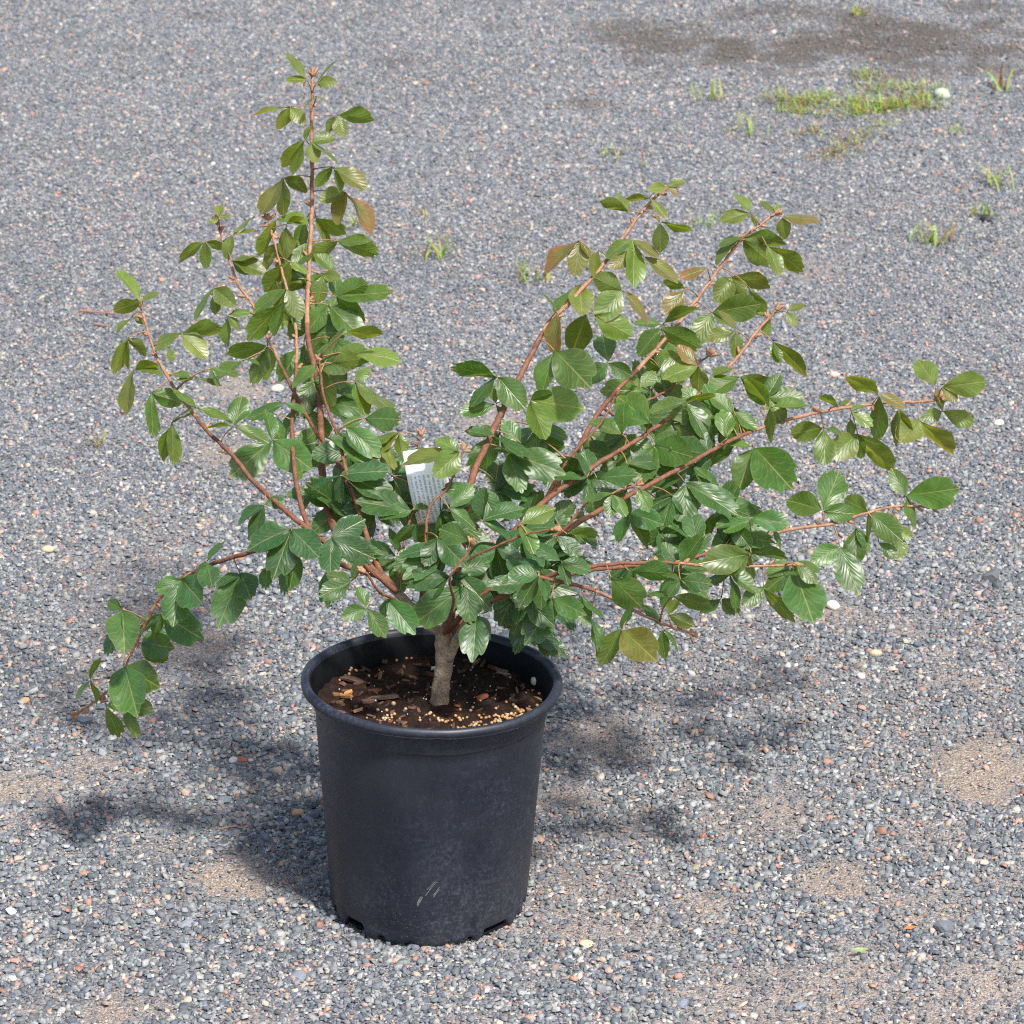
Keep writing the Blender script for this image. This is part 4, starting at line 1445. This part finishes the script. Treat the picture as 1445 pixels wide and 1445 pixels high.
def twig(pxs, r, label, col_mat, name='twig'):
    P = [tuple(ground(x, y, .006 + random.uniform(0, .003))) for x, y in pxs]
    path = catmull(P, 5)
    v, f = tube(path, np.linspace(r, r * .6, len(path)), 6)
    o = link(name, new_mesh(name, v, f, True), [col_mat])
    tag(o, label, 'twig', 'dry twigs on the gravel')
twig([(112, 438), (135, 440), (165, 443)], .0022, 'thin brown twig on the gravel beside the leftmost shoot tip', M_TWIG)
twig([(133, 457), (145, 459), (156, 461)], .002, 'short tan twig end lying below a thin brown twig', M_TWIG)
twig([(308, 1170), (330, 1166), (352, 1167)], .0010, 'fine dry stalk in the pot shadow', M_TWIG)
twig([(1405, 838), (1375, 820), (1345, 815)], .0007, 'fine dark stalk beside the wedge-shaped stone', M_STEM)

# ------------------------------------------------------------------ weeds
def tuft_mesh(name, n, h, spread, seed, red=.15, flat=.5):
    rnd = random.Random(seed)
    V, F, C = [], [], []
    for k in range(n):
        a = rnd.uniform(0, 6.28)
        b = Vector((rnd.gauss(0, spread * .35), rnd.gauss(0, spread * .35), 0))
        L = h * rnd.uniform(.5, 1.15)
        out = Vector((math.cos(a), math.sin(a), 0))
        lean = rnd.uniform(.25, .75 + flat)
        w = h * rnd.uniform(.025, .06)
        side = Vector((-out.y, out.x, 0))
        col = (0.22, 0.12, 0.055) if rnd.random() < red else tuple(c * rnd.uniform(.8, 1.25) for c in (0.24, 0.30, 0.06))
        b0 = len(V)
        for i in range(5):
            t = i / 4
            p = b + out * (L * lean * t ** 1.3) + Vector((0, 0, L * (t - .45 * lean * t * t)))
            ww = w * (1 - t ** 1.6) * (0.6 + .8 * t) + .0002
            V.append(tuple(p - side * ww + Vector((0, 0, .002))))
            V.append(tuple(p + side * ww + Vector((0, 0, .002))))
            C += [col, col]
        for i in range(4):
            q = b0 + 2 * i
            F.append((q, q + 1, q + 3, q + 2))
    me = new_mesh(name, V, F, True)
    add_col(me, 'scol', C)
    return me
WEEDS = [
    (138, 632, 22, 16, 24, .45, 'tiny green and red weed sprout on gravel left of the shrub'),
    (615, 362, 34, 20, 40, .12, 'small grass tuft behind the gap between the two stem groups'),
    (752, 396, 30, 24, 44, .12, 'dark green grass tuft just left of the reddish shoot leaves'),
    (500, 322, 20, 12, 22, .1, 'little weed sprout half hidden behind the tall leader'),
    (598, 306, 16, 10, 22, .5, 'faded yellow-brown weed sprig on the open gravel'),
    (866, 218, 20, 16, 26, .05, 'bright green weed tuft on gravel above the reddest shoot'),
    (998, 142, 30, 16, 30, .05, 'isolated yellow-green tuft at the edge of the bare dirt'),
    (1056, 188, 22, 20, 40, .05, 'low dark green weed tuft left of the spreading weed patch'),
    (990, 320, 22, 12, 26, .15, 'small tuft between the two upper right shoots'),
    (1320, 342, 36, 22, 46, .08, 'bushy yellow-green grass tuft on open gravel'),
    (1384, 308, 28, 16, 30, .05, 'grass tuft growing beside a black stone'),
    (1408, 266, 34, 14, 40, .1, 'sparse yellow tuft with one tall seed stalk'),
    (1416, 128, 40, 8, 30, .3, 'thin pale weed at the foot of the bare dirt'),
    (1154, 192, 18, 12, 26, .1, 'small weed sprig below the spreading weed patch'),
    (908, 234, 12, 8, 14, .1, 'single tiny sprout on open gravel'),
    (1345, 188, 16, 16, 30, .0, 'tiny deep green clover-like sprout below the pale stone'),
    (488, 132, 9, 12, 14, .0, 'tiny round green sprout beyond the tall leader'),
    (1210, 24, 22, 22, 18, .5, 'brownish weed tuft on the bare dirt'),
]
for i, (x, y, h, n, sp, red, lab) in enumerate(WEEDS):
    g = ground(x, y)
    s = mpp(g)
    o = link('grass_tuft', tuft_mesh('grass_tuft', n, h * s * 1.15, sp * s, 300 + i, red), [M_WEED], loc=(g.x, g.y, float(relief(np.array([g.x]), np.array([g.y]))[0])))
    tag(o, lab, 'weed', 'weeds growing in the gravel')
PATCH = [(1105, 145, 26), (1128, 150, 30), (1150, 146, 26), (1120, 160, 18), (1160, 138, 22), (1180, 150, 16), (1140, 163, 18), (1225, 150, 30), (1245, 158, 34), (1262, 150, 28), (1215, 162, 26),
         (1285, 152, 30), (1300, 142, 24), (1280, 128, 20), (1310, 150, 24), (1240, 128, 30), (1225, 110, 22), (1318, 128, 18), (1200, 155, 22), (1175, 165, 14), (1130, 190, 14), (1200, 205, 20), (1180, 218, 22), (1215, 195, 18), (1165, 225, 16), (1240, 178, 14)]
for i, (x, y, h) in enumerate(PATCH):
    g = ground(x, y)
    s = mpp(g)
    o = link('grass_tuft', tuft_mesh('grass_tuft', 40, h * s * .85, 40 * s, 400 + i, .20 if y < 185 else .5, 1.1), [M_WEED], loc=(g.x, g.y, float(relief(np.array([g.x]), np.array([g.y]))[0])))
    if y > 170:
        tag(o, 'brown-stemmed creeping weed trailing out below the spreading weed patch', 'weed', 'brown creeping weeds below the patch')
    elif x < 1195:
        tag(o, 'low bright green weed tuft in the smaller clump of the weed patch', 'weed', 'weeds in the smaller patch clump')
    else:
        tag(o, 'low yellow-green weed tuft in the clump running up to the pale stone', 'weed', 'weeds in the larger patch clump')
